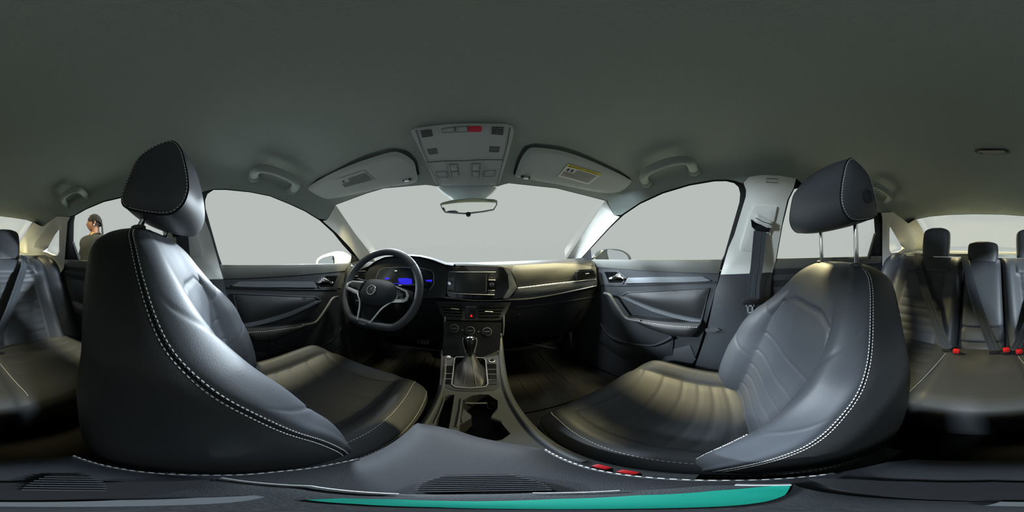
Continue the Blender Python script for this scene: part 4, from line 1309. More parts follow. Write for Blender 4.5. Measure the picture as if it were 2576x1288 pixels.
# cup dividers: one bright bar across the front holder, ribs on the side walls
line('cup_bar', CS, [(1170, 1014), (1225, 1014)], .003, 'trimgrey', con, off=-.02)
line('cup_ring', CS, [(1226, 1016), (1234, 1013), (1244, 1017), (1245, 1025), (1236, 1029), (1227, 1026)], .0015, 'plastic2', con, off=-.03, closed=True)
patch('cup_rib', CS, K([(1166, 1028), (1186, 1046), (1184, 1052), (1163, 1064), (1160, 1050)], .002), 'plastic2', con, grid=.03, off=.003, thick=.02)
patch('cup_rib', CS, K([(1254, 1030), (1238, 1044), (1236, 1050), (1262, 1060), (1262, 1045)], .002), 'plastic2', con, grid=.03, off=.003, thick=.02)
line('slot_edge', CS, [(1118, 1001), (1104, 1040), (1092, 1065)], .002, 'plastic2', con, off=.002)
line('slot_edge', CS, [(1161, 1003), (1158, 1030), (1150, 1075)], .0035, 'plastic2', con, off=.002)
# console flanks
for s, lo in ((-1, 0), (1, 1)):
    vs, fs = [], []
    ys = [.02 + .74 * k / 24 for k in range(25)]
    for y in ys:
        w_ = interp([(.0, .1), (.30, .092), (.45, .090), (.60, .106), (.75, .126)], y, 1); z = interp(HC, y, 1)
        for dx, dz in ((-.012, .0015), (0, .001), (.008, -.006), (.014, -.03), (.020, -.15), (.03, FL - z)): vs.append(V((s * (w_ + dx), y, z + dz)))
    for i in range(24):
        for k in range(5): fs.append((i * 6 + k, i * 6 + k + 1, (i + 1) * 6 + k + 1, (i + 1) * 6 + k))
    mk('side_flank', vs, fs, 'plastic2', con, ang=60)
    ed = [V((s * (interp([(.0, .1), (.30, .092), (.45, .090), (.60, .106), (.75, .126), (.80, .132)], y, 1) - .004), y, interp(HC, y, 1) + .003)) for y in [.12 + .66 * k / 20 for k in range(21)]]
    tube('edge_rail', ed, .0055, 'plastic2', con, 8)
for s in (-1, 1):
    tube('dash_rail', [V((s * .131 + .006, .735, -.40)), V((s * .133 + .008, .725, -.34)), V((s * .134 + .010, .735, -.29))], .005, 'trimgrey', con, 8)
# selector panel
pnl = [(1110, 880), (1126, 888), (1146, 893), (1182, 893), (1220, 896), (1240, 897), (1256, 892), (1257, 972), (1243, 980), (1200, 984), (1143, 982), (1106, 968)]
sp = patch('selector_panel', CS, K(pnl, .004), 'plastic', con, grid=.03, off=.005, thick=.006, holes=[K([(1146, 899), (1182, 897), (1219, 900), (1223, 907), (1228, 967), (1221, 973.5), (1182, 976.5), (1145, 973.5), (1135.5, 967), (1143, 904)], .004)], puff=(.002, .004))
line('selector_frame', CS, [(1148, 898), (1182, 897.5), (1216, 900.5), (1222, 906), (1227, 966), (1221, 972.5), (1182, 976), (1146, 973), (1136, 966), (1143, 903)], .0024, 'silver', con, off=.008, closed=True)
for y in (921, 942, 955, 968):
    if y < 960: line('button_edge', CS, [(1117.5, y - 2.5), (1139.5, y - 2.5)], .0008, 'silver', con, off=.0075)
for y in (929, 941, 955): line('button_edge', CS, [(1227.5, y), (1248, y)], .0008, 'silver', con, off=.0075)
for q in ([(1116, 920), (1139, 920), (1138, 938), (1115, 938)], [(1115, 941), (1137.5, 941), (1136, 952), (1113.5, 952)], [(1113.5, 954.5), (1135.5, 954.5), (1134, 966), (1112, 966)],
          [(1226, 915), (1248, 915), (1248.5, 928), (1227, 928)], [(1227, 930), (1248.5, 930), (1249, 940), (1228, 940)], [(1228, 942), (1249, 942), (1250, 954), (1229, 954)], [(1229, 956), (1250, 956), (1250, 967), (1230, 967)]):
    patch('console_button', CS, K(q, .006), 'gloss', con, grid=.05, off=.0072, thick=.004, puff=(.0008, .001))
for px, py, nm, m in ((1237.5, 908, 'start_button', 'gloss'), (1128.6, 899, 'drive_mode_button', 'silver')):
    p = CS.at(CS.uv(px, py, .006), .005); r = .0105 if nm[0] == 's' else .0085
    kb = lathe(nm, [(r, 0), (r, .004), (r * .8, .005), (.001, .004)], p, (0, -.15, 1), m, con)
    mk('bright_ring', *lathed([(r * 1.12, 0), (r * 1.12, .005), (r * .92, .006), (r * .9, .004)], p, (0, -.15, 1)), 'silver', kb)
# gear selector: gaiter, stem, grip
g0 = CS.at(CS.uv(1182, 940), -.02)
d = ray(1182, 862); gk = d * (.60 / math.hypot(d.x, d.y))
vs, fs = [], []; NR = 14
for j in range(NR + 1):
    t = j / NR; c0 = g0.lerp(gk + V((0, .005, -.045)), t)
    wx = .050 * (1 - t) ** 1.5 + .014; wy = .075 * (1 - t) ** 1.3 + .014
    for k in range(28):
        a = 2 * PI * k / 28; co, si = math.cos(a), math.sin(a)
        f = 1 + .05 * math.sin(5 * a) * math.sin(t * PI * 2.5) * (1 - t)
        vs.append(V((c0.x + wx * f * math.copysign(abs(co) ** .7, co), c0.y + wy * f * math.copysign(abs(si) ** .7, si), c0.z + .006 * math.sin(t * 12 + 2 * a) * (1 - t))))
for j in range(NR):
    for k in range(28): l = (k + 1) % 28; fs.append((j * 28 + k, j * 28 + l, (j + 1) * 28 + l, (j + 1) * 28 + k))
gear = mk('gear_gaiter', vs, fs, 'shell', con, ang=70)
for a in (-.011, .011):
    pth = [vs[j * 28 + (22 if a > 0 else 20)] + V((0, -.0012, .0008)) for j in range(NR + 1)]
    tube('gaiter_seam', pth, .0012, 'plastic2', gear, 5)
hv, hf = [], []
axis = V((0, .25, 1)).normalized()
prof = [(.013, -.055, 1), (.016, -.045, 1), (.019, -.025, 1), (.024, -.005, 1), (.026, .012, 1), (.023, .024, 1), (.013, .030, 1), (.004, .031, 1)]
hd = lathed([(r, h) for r, h, _ in prof], gk, axis, 24)
gr = mk('gear_knob', hd[0], hd[1], 'gloss', con, ang=70)
mk('knob_cap', *lathed([(.021, .0235), (.017, .029), (.009, .0322), (.002, .0325)], gk + V((0, -.001, .0005)), axis, 24), 'chrome', gr)
for s in (-1, 1):
    tube('knob_strip', [gk + axis * h + V((s * (r + .0004), -.004, 0)) for r, h, _ in prof[1:6]], .0014, 'silver', gr, 6)

# armrest lid
AZ = -.36
AS = Fn('z', lambda x, y: -AZ, -1)
arm_px = [(185, 1140), (260, 1165), (370, 1184), (500, 1191), (600, 1190.5), (700, 1182), (775, 1174), (840, 1162), (900, 1149), (954, 1126), (1007, 1092), (1040, 1062), (1050, 1056), (1100, 1064), (1150, 1075), (1204, 1093), (1257, 1104), (1330, 1116), (1373, 1125),
          (1438, 1158), (1495, 1176), (1600, 1194), (1700, 1202), (1800, 1205), (1900, 1204), (2000, 1198), (2100, 1186), (2180, 1170), (2233, 1157), (2300, 1150), (2400, 1154), (2500, 1154), (2576 + 60, 1150), (2576 + 130, 1145)]
arm_uv = [AS.uv(*p) for p in arm_px]
am = thing('armrest', 'charcoal padded centre armrest lid with stitched edges between the front seats', 'armrest', (0, .03, -.48))
patch('lid', AS, arm_uv, 'armrest_vinyl', am, grid=.012, off=.0, thick=.035, puff=(.016, .014))
inn = []
cxa = sum(p[0] for p in arm_uv) / len(arm_uv); cya = sum(p[1] for p in arm_uv) / len(arm_uv)
for seq, r in ((arm_px[18:27], .0009), (arm_px[0:9], .0006)):
    P = [AS.at(AS.uv(*p)) for p in seq]; P = [V((cxa + (p.x - cxa) * .985, cya + (p.y - cya) * .99, AZ - .0095)) for p in P]
    stitches('edge_stitching', catmull(P, 6), am, r=r, step=.006)
    tube('edge_piping', [p + V((0, 0, -.004)) for p in catmull(P, 4)], .0022, 'leather', am, 6)
mk('armrest_box', *boxd((-.004, -.01, (AZ - .035 + FL) / 2), (.115, .20, (AZ - .035) - FL), None, .04), 'plastic2', con)

# low stand lying on the armrest, under the lens
st = thing('stand_base', 'low dark stand base with teal panel and ribbed grips lying on the armrest', 'stand', (0, 0, AZ))
Z2 = Fn('z', lambda x, y: -(AZ + .001), -1)
q = [(555, 1202), (780, 1223), (1000, 1243), (1180, 1243.5), (1340, 1240), (1560, 1234), (1770, 1222), (1990, 1212), (2010, 1225), (2120, 1245), (2300, 1258), (2500, 1263), (2576 + 200, 1262), (2576 + 400, 1240), (2576 + 500, 1220)]
base_uv = [Z2.uv(*p) for p in q]
patch('base_plate', Z2, base_uv, 'plastic', st, grid=.01, off=.004, thick=.008, puff=(.002, .004))
tq = [(1990, 1217), (1900, 1226), (1800, 1234), (1600, 1246), (1400, 1255), (1200, 1261), (1000, 1256), (860, 1253), (770, 1257), (900, 1268), (1100, 1276), (1400, 1281), (1700, 1278), (1900, 1266), (1975, 1245)]
tp = patch('teal_panel', Z2, [Z2.uv(*p, .006) for p in tq], 'teal', st, grid=.01, off=.0065, thick=.003, puff=(.001, .002))
tp['label'] = 'teal panel'
rm = [Z2.at(Z2.uv(*p, .006), .006) for p in q[:8]]
tube('bright_edge', rm[:3], .0016, 'silver', st, 6); tube('bright_edge', rm[4:6], .0010, 'silver', st, 6)
tube('bright_tab', [Z2.at(Z2.uv(1850, 1219, .006), .006), Z2.at(Z2.uv(1990, 1219, .006), .006)], .0022, 'silver', st, 6)
patch('pale_band', Z2, [Z2.uv(*p, .006) for p in [(300, 1258), (500, 1252), (640, 1246), (665, 1250), (600, 1262), (400, 1272), (2576 - 100, 1272), (2576 - 60, 1262)]], 'trimgrey', st, grid=.01, off=.006, thick=.002)
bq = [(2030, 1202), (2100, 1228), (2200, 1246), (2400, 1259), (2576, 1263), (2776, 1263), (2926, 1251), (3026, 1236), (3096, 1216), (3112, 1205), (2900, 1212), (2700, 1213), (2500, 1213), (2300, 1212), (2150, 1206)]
patch('shadow_patch', Z2, [Z2.uv(*p) for p in bq], 'rubber', st, grid=.01, off=.0028, thick=.003)  # black patch painted for the shadow behind the stand
for lab, a0, a1, r0, dr, n in (('grip', -26, 22, .046, .0042, 9), ('grip', -152, -124, .052, .005, 7)):
    gq = []
    base = thing
    for k in range(n):
        r = r0 + dr * k; f = 1 - .55 * (k / n) ** 2
        mid = (a0 + a1) / 2; h = (a1 - a0) / 2 * f
        pth = [V((r * math.sin(rad(mid + h * t)), r * math.cos(rad(mid + h * t)), AZ + .004 + .002 * math.sin(PI * (k + .5) / n))) for t in [-1 + 2 * i / 10 for i in range(11)]]
        tube('grip_rib', pth, .0015, 'armrest_vinyl', st, 6)
    mid = rad((a0 + a1) / 2); rr = r0 + dr * n / 2
    uvp = [((r0 + dr * n * q) * math.sin(rad((a0 + a1) / 2 + (a1 - a0) / 2 * (1 - .55 * q * q) * t)), (r0 + dr * n * q) * math.cos(rad((a0 + a1) / 2 + (a1 - a0) / 2 * (1 - .55 * q * q) * t))) for q, t in [(0, -1), (.5, -1), (1, -1), (1, 0), (1, 1), (.5, 1), (0, 1)]]
    patch('grip_base', Z2, uvp, 'rubber', st, grid=.02, off=.0025, thick=.002)

# ------------------------------------------------------------------ overhead: visors, console, mirror, lamp, handles


def visor(label, outline, clip, lab_quad, band, faint):
    v0 = SH.at(SH.uv(*outline[3]), .02)
    t = thing('sun_visor', label, 'sun visor', tuple(v0), 'sun visors')
    b = patch('panel', SH, U(SH, smooth2(outline, 3)), 'visor', t, grid=1.0, off=.020, thick=.020, puff=(.007, .8))
    pc = SH.at(SH.uv(*clip), .018)
    mk('clip', *boxd(pc, (.034, .012, .012), None, .35), 'plastic2', t)
    mk('clip_pin', *boxd(pc + V((0, -.004, -.004)), (.018, .010, .010), None, .35), 'chrome', t)
    lb = patch('warning_label', SH, U(SH, lab_quad), 'label' if not faint else 'visor', t, grid=1.2, off=.0215, thick=.001)
    A, B, C_, D_ = [V((*p, 0)) for p in lab_quad]   # top left, top right, bottom right, bottom left
    def at(u, w_): p = A.lerp(B, u).lerp(D_.lerp(C_, u), w_); return SH.at(SH.uv(p.x, p.y), .0223)
    ink = 'ink' if not faint else 'plastic2'
    if band:
        patch('yellow_band', SH, U(SH, band), 'yellow', lb, grid=1.2, off=.0222, thick=.001)
        ux = at(.9, .12) - at(.1, .12); uy = at(.5, 0) - at(.5, 1)
        txt('lettering', 'WARNING / AVERTISSEMENT', .0085, at(.57, .10) + V((0, -.0006, -.0008)), ux, uy, ink, lb)
        tr = [at(.08, .03), at(.045, .15), at(.115, .15)]
        mk('warning_triangle', tr, [(0, 1, 2)], ink, lb)
    # printed lines
    ds = []
    rows = 9
    for k in range(rows):
        w_ = .26 + .70 * k / rows; u0 = .34 if k < 4 else .05
        ds.append(tube_data([at(u0, w_), at(.6, w_), at(.95, w_)], .0007, 4))
    o = mk('print_lines', *merge(*ds), ink, lb); o['kind'] = 'stuff'
    # pictograms
    for u in (.12, .24) if not faint else (.16,):
        pts = [(u - .035, .34), (u - .02, .26), (u, .30), (u + .03, .24), (u + .035, .44), (u + .01, .48), (u - .03, .46)]
        mk('pictogram', [at(a, b_) for a, b_ in pts], [tuple(range(7))], ink, lb)
    return t


visor('grey fabric sun visor with yellow banded white warning label', [(1297, 445), (1300, 428), (1311, 399), (1328, 376), (1348, 371), (1411, 379), (1478, 401), (1545, 431), (1583, 451), (1586, 461), (1557, 483), (1508, 484), (1420, 467), (1341, 453), (1320, 447)], (1322, 446),
      [(1429, 413), (1514, 437.6), (1481, 464), (1403, 443.6)], [(1429, 413), (1514, 437.6), (1510, 442), (1425, 418.5)], False)
visor('grey fabric sun visor above the steering wheel with faint label', [(1050, 453), (1047, 430), (1040, 406), (1014, 387), (987, 382), (930, 398), (877, 417), (830, 438), (790, 460), (776, 472), (781, 481), (815, 499), (850, 497), (920, 483), (967, 472), (1030, 463)], (1024, 452),
      [(844, 452), (917, 428.5), (944, 453.6), (866, 475)], None, True)

oc = thing('overhead_console', 'grey overhead console with red button and slotted speaker grilles', 'console', (0, .48, .36))
out = [(1033, 330), (1044, 322), (1127, 312), (1190, 310), (1273, 311.5), (1290, 318), (1293, 332), (1275, 402), (1255, 466), (1097, 467), (1070, 405)]
patch('housing', SH, U(SH, rounded(out, .15)), 'visor', oc, grid=1.2, off=.016, thick=.014, puff=(.004, .8))
patch('front_panel', SH, U(SH, [(1076, 410), (1265, 403.5), (1250, 462), (1102, 463)]), 'pillar', oc, grid=1.5, off=.018, thick=.006) if False else None
line('panel_split', SH, [(1074, 409), (1170, 404.5), (1265, 402.5)], .0010, 'plastic', oc, off=.0165)
line('side_split', SH, [(1046, 328), (1058, 365), (1075, 410), (1104, 466)], .0008, 'plastic', oc, off=.0165)
line('side_split', SH, [(1284, 320), (1277, 360), (1266, 404), (1250, 466)], .0008, 'plastic', oc, off=.0165)


def quad(name, q, m, par, off=.0175, th=.004, pf=(.0012, .25)):
    return patch(name, SH, U(SH, q), m, par, grid=1.0, off=off, thick=th, puff=pf)


def outline(q, par, off=.0172): return line('button_outline', SH, q, .0007, 'plastic', par, off=off, closed=True)


quad('lamp_switch', [(1111, 324), (1143, 320.5), (1145, 332), (1113, 334)], 'visor', oc)
quad('lamp_switch', [(1145, 320), (1176, 318), (1177, 331.5), (1147, 332)], 'visor', oc)
outline([(1111, 324), (1176, 317.5), (1177, 332), (1113, 334.5)], oc, .0182)
quad('emergency_button', [(1177.5, 318), (1209, 317), (1212, 321), (1211.5, 330), (1208, 332), (1178, 332)], 'redbtn', oc, .0185)
line('switch_split', SH, [(1143.5, 321), (1145.5, 330)], .0012, 'ink', oc, off=.0185)
for q, n, r in (([(1058, 330), (1086, 326.5), (1089, 341), (1061.5, 345)], 5, .0016), ([(1237, 320), (1267.5, 321.5), (1265.5, 338.5), (1236, 336)], 5, .0017), ([(1073.5, 376.5), (1099, 373.5), (1102, 385.5), (1079, 388)], 5, .0010), ([(1231.5, 369.5), (1258, 370.5), (1255, 382.5), (1230.5, 381.5)], 5, .0011)):
    A, B, C_, D_ = [V((*p, 0)) for p in q]
    for k in range(n):
        t = k / (n - 1); a, b = A.lerp(D_, t), B.lerp(C_, t)
        line('grille_slot', SH, [(a.x, a.y), ((a + b).x / 2, (a + b).y / 2), (b.x, b.y)], r, 'ink', oc, off=.0165)
for q in ([(1131, 415), (1149, 413.5), (1151.5, 430), (1134, 431)], [(1135, 432.5), (1152, 431.5), (1154, 445.5), (1137.5, 446.5)], [(1188, 412.5), (1207, 412.5), (1206, 430), (1188, 429.5)], [(1188, 431.5), (1206, 431.5), (1205, 445), (1189, 444.5)]):
    quad('lamp_button', q, 'visor', oc, .021, .006, (.002, .3)); outline(q, oc, .0185)
for q in ([(1095, 433), (1124, 431.5), (1126, 446), (1100, 446.5)], [(1219, 430), (1247, 428.5), (1245, 443), (1217, 444.5)]): outline(q, oc)
line('button_rail', SH, [(1127.5, 413), (1133, 436), (1138.5, 460)], .0014, 'visor', oc, off=.019)
line('button_rail', SH, [(1211, 411), (1209, 436), (1207, 459)], .0014, 'visor', oc, off=.019)

# rear view mirror with its sensor cover
rm_ = thing('rear_view_mirror', 'rear-view mirror hanging below the overhead console', 'mirror', (0, .63, .2))
secs = []
for (lx, rx, y, dist) in ((1097, 1253, 467, .66), (1110, 1243, 478, .67), (1122, 1232, 486, .675), (1132, 1225, 493, .68), (1138, 1221, 503, .68)):
    a = ray(lx, y); b = ray(rx, y); a = a * (dist / a.y); b = b * (dist / b.y); secs.append((a, b))
vs, fs = [], []
for a, b in secs:
    m_ = (a + b) / 2; w2 = (b - a) / 2; ln = 16
    for k in range(ln):
        an = 2 * PI * k / ln; co, si = math.cos(an), math.sin(an)
        vs.append(m_ + w2 * (math.copysign(abs(co) ** .6, co)) + V((0, .035 * math.copysign(abs(si) ** .8, si) + .035, 0)))
for j in range(len(secs) - 1):
    for k in range(16): l = (k + 1) % 16; fs.append((j * 16 + k, j * 16 + l, (j + 1) * 16 + l, (j + 1) * 16 + k))
fs.append(tuple(range(16))); fs.append(tuple(4 * 16 + k for k in range(16)))
mk('sensor_cover', vs, fs, 'visor', rm_, ang=60)
MF = Frame((0, .635, .185), (1, 0, 0), (-.02, -1, -.137))
mq = [(1106, 513), (1112, 509), (1136, 503), (1160, 500), (1181, 498), (1215, 499), (1244, 501), (1251, 504), (1251.5, 514), (1244, 527), (1218, 532), (1190, 535.5), (1168, 537.5), (1140, 536), (1118, 534), (1112, 527)]
muv = [MF.uv(*p) for p in mq]
patch('housing', MF, muv, 'visor', rm_, grid=.02, off=0, thick=.028, puff=(.004, .006))
cx_ = sum(p[0] for p in muv) / len(muv); cy_ = sum(p[1] for p in muv) / len(muv)
patch('mirror_glass', MF, [(cx_ + (p[0] - cx_) * .955, cy_ + (p[1] - cy_) * .9) for p in muv], 'mirror', rm_, grid=.02, off=.0025, thick=.003)
dd = ray(1178, 539); dd = dd * (.635 / dd.y)
mk('dimmer_tab', *lathed([(.010, -.008), (.010, .006), (.006, .008)], dd + V((0, .006, .002)), (0, -1, 0), 16), 'plastic', rm_)

# rear roof lamp
rl = thing('roof_lamp', 'oval reading lamp on the rear headliner', 'lamp', tuple(SH.at(SH.uv(2496, 380))))
lo = [(2452, 381), (2456, 376), (2470, 374), (2510, 374), (2532, 376), (2539, 381), (2534, 387), (2500, 389), (2466, 387)]
patch('bezel', SH, U(SH, smooth2(lo, 3)), 'plastic2', rl, grid=1.2, off=.012, thick=.012, puff=(.005, .5))
patch('lens', SH, U(SH, [(2464, 379), (2528, 378.5), (2526, 384.5), (2468, 385)]), 'lampglass', rl, grid=1.5, off=.0135, thick=.002)
for x in (2462, 2528): line('lens_screw', SH, [(x - 1, 382), (x + 1, 382)], .002, 'chrome', rl, off=.014)


def grab(label, pts, rr, feet):
    P0 = SH.at(SH.uv(*pts[len(pts) // 2]))
    t = thing('grab_handle', label, 'handle', tuple(P0), 'roof grab handles')
    n = len(pts); P = []
    for i, p in enumerate(pts):
        e = min(i, n - 1 - i); P.append(SH.at(SH.uv(*p), (.008, .030, .040)[min(e, 2)]))
    P = catmull(P, 5)
    up = [(p * -1).normalized() for p in P]
    tube('grip', P, rr, 'headliner', t, 12, flat=(1.25, .8), up=up)
    for i in (0, -1):
        c = SH.at(SH.uv(*feet[i]), .006); nrm = (-c).normalized()
        mk('mount', *lathed([(.022, -.004), (.022, .006), (.016, .012), (.004, .014)], c, nrm, 16), 'headliner', t)
    return t


RF = [(1626, 460), (1618, 446), (1630, 430), (1655, 417), (1690, 406), (1722, 403), (1736, 408), (1742, 420), (1746, 430)]
grab('grey roof grab handle above the front passenger window', RF, .0125, [(1626, 460), (1746, 430)])
grab('grey roof grab handle above the driver window', [(640, 447), (640, 434), (652, 425), (675, 426), (705, 435), (732, 448), (745, 460), (742, 472), (734, 478)], .0125, [(638, 446), (734, 478)])
grab('grey roof grab handle above the rear window with the person outside', [(168, 515), (158, 504), (160, 494), (172, 484), (186, 478), (198, 478), (208, 484), (216, 490)], .0125, [(168, 515), (216, 490)])
grab('grey roof grab handle beside the passenger headrest', [(2166, 480), (2174, 470), (2186, 464), (2202, 466), (2222, 476), (2237, 489), (2238, 498), (2229, 504)], .0125, [(2166, 480), (2229, 504)])

# ------------------------------------------------------------------ door mirrors outside


def wing(label, px, Y, shell_m, px_list, glass_list, sgn):
    t = thing('door_mirror', label, 'mirror', (sgn * .95, Y, -.0))
    fr = Frame((sgn * .95, Y, 0), (1, 0, 0), (-sgn * .25, -1, .05))
    o1 = [fr.uv(*p) for p in smooth2(px_list, 4)]
    n = len(o1); cx = sum(p[0] for p in o1) / n; cy = sum(p[1] for p in o1) / n
    rows = []
    for dep, sc_ in ((.012, .93), (.0, 1.0), (-.03, 1.0), (-.07, .9), (-.10, .68), (-.115, .3)):
        rows.append([fr.at((cx + (p[0] - cx) * sc_, cy + (p[1] - cy) * sc_), dep) for p in o1])
    vs = [p for r in rows for p in r]; fs = [(i * n + k, i * n + (k + 1) % n, (i + 1) * n + (k + 1) % n, (i + 1) * n + k) for i in range(len(rows) - 1) for k in range(n)]
    fs.append(tuple(range(n))); fs.append(tuple((len(rows) - 1) * n + k for k in range(n)))
    mk('housing', vs, fs, shell_m, t, ang=60)
    patch('mirror_glass', fr, [fr.uv(*p, .014) for p in smooth2(glass_list, 4)], 'mirror', t, grid=.03, off=.014, thick=.003)
    a = fr.at((cx, cy - .04), -.05); b = V((sgn * .70, Y - .02, -.055))
    tube('arm', [a, a.lerp(b, .5) + V((0, 0, -.01)), b], [.03, .028, .034], shell_m, t, 12)
    return t


wing('dark door mirror outside the passenger window', 0, .80, 'carblack', [(1492, 664), (1489, 654), (1498, 640), (1515, 628), (1535, 625.5), (1560, 628), (1580, 638), (1588, 651), (1582, 663), (1565, 669), (1530, 669)],
     [(1528, 629), (1545, 629), (1564, 633), (1577, 642), (1581, 652), (1575, 661), (1555, 666), (1538, 666), (1531, 650)], 1)
wing('door mirror, paled by painted glare, outside the driver window', 0, .80, 'carglare', [(884, 682), (886, 655), (872, 640), (850, 632), (815, 641), (800, 650), (795, 659), (798, 670), (810, 678), (840, 682)],
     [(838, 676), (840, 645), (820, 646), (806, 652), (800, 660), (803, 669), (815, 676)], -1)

# ------------------------------------------------------------------ person outside the rear side window
d = ray(236, 562); dh = math.hypot(d.x, d.y); PD = 2.2
hp = V((d.x / dh * PD, d.y / dh * PD, 0)); HZ = d.z / dh * PD
az0 = math.atan2(d.x, d.y)
tocam = V((-d.x, -d.y, 0)).normalized(); leftv = V((tocam.y, -tocam.x, 0))  # picture left
leftv = V((0, 0, 1)).cross(V((d.x, d.y, 0)).normalized())
GZ = -1.04
person = thing('person', 'person in dark polo shirt with long braids and pearl earring outside the rear window', 'person', (hp.x, hp.y, GZ))
FWD = (leftv * .80 + tocam * .60).normalized(); SIDE = FWD.cross(V((0, 0, 1)))   # body faces three-quarter to the lens; SIDE = the body's right
HF = (leftv * .97 - tocam * .12).normalized(); HS = HF.cross(V((0, 0, 1)))
HT = HZ - GZ   # head centre height above ground
sc_h = HT / 1.50


def B(f, s, z): return hp + FWD * (f * sc_h) + SIDE * (s * sc_h) + V((0, 0, GZ + z * sc_h))


def skinmesh(name, nodes, edges, m, parent, sub=2):
    me = bpy.data.meshes.new(name); me.from_pydata([n[0] for n in nodes], edges, []); o = bpy.data.objects.new(name, me); sc.collection.objects.link(o)
    me.materials.append(M[m]); o.parent = parent
    if parent in BASE: o.matrix_parent_inverse = Matrix.Translation(-BASE[parent])
    md = o.modifiers.new('skin', 'SKIN'); md.use_smooth_shade = True
    for i, n in enumerate(nodes):
        r = n[1]; me.skin_vertices[0].data[i].radius = (r, r) if not isinstance(r, tuple) else r
    me.skin_vertices[0].data[0].use_root = True
    sb = o.modifiers.new('sub', 'SUBSURF'); sb.levels = sub; sb.render_levels = sub
    return o


k_ = sc_h
nodes = [(B(0, 0, .90), .13 * k_), (B(0, 0, 1.02), .125 * k_), (B(.01, 0, 1.14), .14 * k_), (B(.0, 0, 1.25), .13 * k_), (B(-.01, 0, 1.325), .075 * k_), (B(0, 0, 1.40), .055 * k_),
         (B(0, .155, 1.265), .055 * k_), (B(.02, .24, 1.05), .05 * k_), (B(.16, .20, .92), .038 * k_), (B(0, -.155, 1.265), .055 * k_), (B(.02, -.24, 1.05), .05 * k_), (B(.16, -.20, .92), .038 * k_),
         (B(0, .09, .84), .10 * k_), (B(.02, .10, .48), .065 * k_), (B(-.01, .10, .10), .042 * k_), (B(.12, .11, .04), .04 * k_), (B(0, -.09, .84), .10 * k_), (B(.02, -.10, .48), .065 * k_), (B(-.01, -.10, .10), .042 * k_), (B(.12, -.11, .04), .04 * k_)]
edges = [(0, 1), (1, 2), (2, 3), (3, 4), (4, 5), (3, 6), (6, 7), (7, 8), (3, 9), (9, 10), (10, 11), (0, 12), (12, 13), (13, 14), (14, 15), (0, 16), (16, 17), (17, 18), (18, 19)]
body = skinmesh('body', nodes, edges, 'skin', person)
# hands: palm and five fingers each
for s in (1, -1):
    w0 = B(.16, s * .20, .92); f0 = (B(.26, s * .15, .90) - w0).normalized(); sd = V((0, 0, 1)); ns, es_ = [(w0, .026)], []
    pm = w0 + f0 * .05; ns.append((pm, .03)); es_.append((0, 1))
    for i, (o_, L) in enumerate(((.026, .065), (.009, .075), (-.009, .07), (-.026, .055))):
        i0 = len(ns); ns += [(w0 + f0 * .085 + sd * o_, .0095), (w0 + f0 * (.085 + L * .5) + sd * o_ + SIDE * (-s * .008), .0085), (w0 + f0 * (.085 + L * .85) + sd * o_ + SIDE * (-s * .024), .007)]
        es_ += [(1, i0), (i0, i0 + 1), (i0 + 1, i0 + 2)]
    i0 = len(ns); ns += [(w0 + f0 * .04 + sd * .036, .011), (w0 + f0 * .08 + sd * .055, .009)]; es_ += [(1, i0), (i0, i0 + 1)]
    skinmesh('hand', ns, es_, 'skin', person, 1)
# shirt: torso shell with short sleeves
sn = [(B(0, 0, .86), .155 * k_), (B(.01, 0, 1.0), .15 * k_), (B(.03, 0, 1.15), .162 * k_), (B(.0, 0, 1.26), .145 * k_), (B(-.01, 0, 1.318), .098 * k_), (B(0, .158, 1.266), .082 * k_), (B(.02, .245, 1.05), .066 * k_), (B(.14, .205, .935), .052 * k_), (B(0, -.158, 1.266), .082 * k_), (B(.02, -.245, 1.05), .066 * k_), (B(.14, -.205, .935), .052 * k_)]
skinmesh('polo_shirt', sn, [(0, 1), (1, 2), (2, 3), (3, 4), (3, 5), (5, 6), (6, 7), (3, 8), (8, 9), (9, 10)], 'shirt', person)
tn = [(B(0, 0, .90), .145 * k_), (B(0, .09, .80), .112 * k_), (B(.02, .10, .46), .08 * k_), (B(-.01, .10, .09), .06 * k_), (B(0, -.09, .80), .112 * k_), (B(.02, -.10, .46), .08 * k_), (B(-.01, -.10, .09), .06 * k_)]
skinmesh('trousers', tn, [(0, 1), (1, 2), (2, 3), (0, 4), (4, 5), (5, 6)], 'trouser', person)
for s in (1, -1):
    mk('shoe', *boxd(B(.08, s * .105, .036), (.10, .10, .07), None, .35), 'shoe', person)
# head
hc = V((hp.x, hp.y, HZ))


def H(f, s, z): return hc + HF * (f * k_) + HS * (s * k_) + V((0, 0, z * k_))


vs, fs = [], []; NA, NB = 28, 22
for j in range(NB + 1):
    th = PI * j / NB; z = .118 * math.cos(th); rr = math.sin(th)
    for i in range(NA):
        a = 2 * PI * i / NA; f = math.cos(a) * rr; s = math.sin(a) * rr
        x = f * (.096 if f < 0 else .088); y = s * .074
        if z < -.02:                              # jaw narrows, chin forward
            q = (-.02 - z) / .10; y *= 1 - .30 * q; x = x * (1 - .18 * q) + .018 * q
        if f > .5:                                # face relief
            fr = (f - .5) / .5; c = math.exp(-(s / .28) ** 2)
            x += fr * c * (.020 * gauss(z + .012, .022) + .010 * gauss(z + .055, .014) + .008 * gauss(z + .10, .016) - .006 * gauss(z - .018, .012))
        vs.append(H(x, y, z))
for j in range(NB):
    for i in range(NA): l = (i + 1) % NA; fs.append((j * NA + i, j * NA + l, (j + 1) * NA + l, (j + 1) * NA + i))
head = mk('head', vs, fs, 'skin', person, ang=80)
tube('neck', [H(-.02, 0, -.06), H(-.025, 0, -.12), H(-.04, 0, -.19)], [.050 * k_, .052 * k_, .06 * k_], 'skin', person, 16)
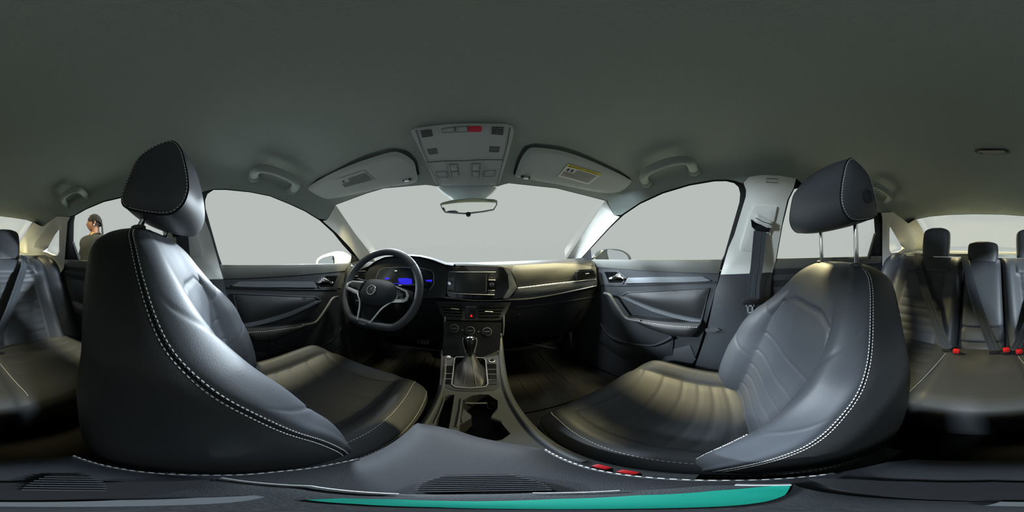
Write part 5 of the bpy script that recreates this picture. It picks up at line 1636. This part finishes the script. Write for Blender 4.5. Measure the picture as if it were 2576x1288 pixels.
for s in (1, -1):
    mk('eye', *lathed([(.012, -.004), (.011, .002), (.005, .004)], H(.073, s * .030, .004), HF + HS * s * .4, 12), 'pearl', head)
    mk('pupil', *lathed([(.0055, 0), (.005, .0015)], H(.0775, s * .0315, .004), HF + HS * s * .4, 10), 'ink', head)
    e0 = H(-.012, s * .074, -.008)
    mk('ear_shell', *lathed([(.004, -.012), (.018, -.008), (.022, -.002), (.020, .003), (.010, .002), (.004, -.002)], H(-.014, s * .076, -.002), HS * s + HF * .35, 14), 'skin', head)
    tube('ear', [H(-.008, s * .070, .022), H(-.022, s * .080, .018), H(-.026, s * .080, -.004), H(-.014, s * .075, -.030), H(-.004, s * .071, -.028)], [.007, .009, .009, .008, .006], 'skin', head, 8)
    mk('earring', *lathed([(.001, -.007), (.006, -.004), (.007, 0), (.006, .004), (.001, .007)], H(-.012, s * .082, -.038), (0, 0, 1), 10), 'pearl', head)
    tube('brow', [H(.080, s * .016, .026), H(.076, s * .032, .031), H(.066, s * .046, .025)], .0035, 'hair', head, 6)
tube('lips', [H(.076, -.020, -.056), H(.087, 0, -.055), H(.076, .020, -.056)], [.003, .005, .003], 'skin', head, 8)
# hair cap and braids
hv_, hf_ = [], []
for j in range(13):
    th = PI * .60 * j / 12
    for i in range(NA):
        a = 2 * PI * i / NA; ff = math.cos(a) * math.sin(th); ss = math.sin(a) * math.sin(th); z = .126 * math.cos(th)
        lim = 1.0
        x = ff * (.106 if ff < 0 else .092); y = ss * .080
        if ff > .62 and z < .05: x = min(x, .08); z = max(z, .048)   # hairline at the forehead
        if ff > .05 and z < .02: z = .02 + (z - .02) * .15
        hv_.append(H(x, y, z))
for j in range(12):
    for i in range(NA): l = (i + 1) % NA; hf_.append((j * NA + i, j * NA + l, (j + 1) * NA + l, (j + 1) * NA + i))
hair = mk('hair', hv_, hf_, 'hair', person, ang=80)
for k in range(17):
    s = -.078 + .156 * k / 16; zt = .105 - 4.5 * s * s
    ph = s / .078 * rad(84); sy, cz_ = math.sin(ph), math.cos(ph)
    pth = [H(.055 - .03 * abs(sy), .066 * sy, .030 + .072 * cz_), H(.0, .083 * sy, .020 + .104 * cz_), H(-.055, .082 * sy, .010 + .098 * cz_), H(-.098, .062 * sy, -.01 + .055 * cz_), H(-.112, .050 * sy, -.06), H(-.118, .060 * sy, -.14), H(-.120, .072 * sy, -.22), H(-.118, .080 * sy, -.30 - .012 * (k % 3))]
    pth = catmull(pth, 5)
    tube('braid', pth, [  .0095 * k_ * (1 + .25 * math.sin(i * 2.2)) for i in range(len(pth))], 'hair', hair, 6)
# collar, placket, chain
cl_ = [B(.065, 0, 1.31), B(.055, .05, 1.335), B(.0, .082, 1.355), B(-.06, .05, 1.36), B(-.075, 0, 1.362), B(-.06, -.05, 1.36), B(.0, -.082, 1.355), B(.055, -.05, 1.335)]
tube('collar', catmull(cl_, 4, True), .016 * k_, 'shirt', person, 8, True, (.6, 1.4))
tube('necklace', catmull([B(.05, .05, 1.36), B(.085, .012, 1.305), B(.088, 0, 1.295), B(.085, -.012, 1.305), B(.05, -.05, 1.36)], 5), .004, 'gold', person, 6)
for z in (1.22, 1.17): mk('button', *lathed([(.007, 0), (.006, .003)], B(.172, 0, z), FWD, 10), 'ink', person)
mk('badge', *boxd(B(.178, -.04, .97), (.05, .012, .03), None, .2), 'pearl', person)
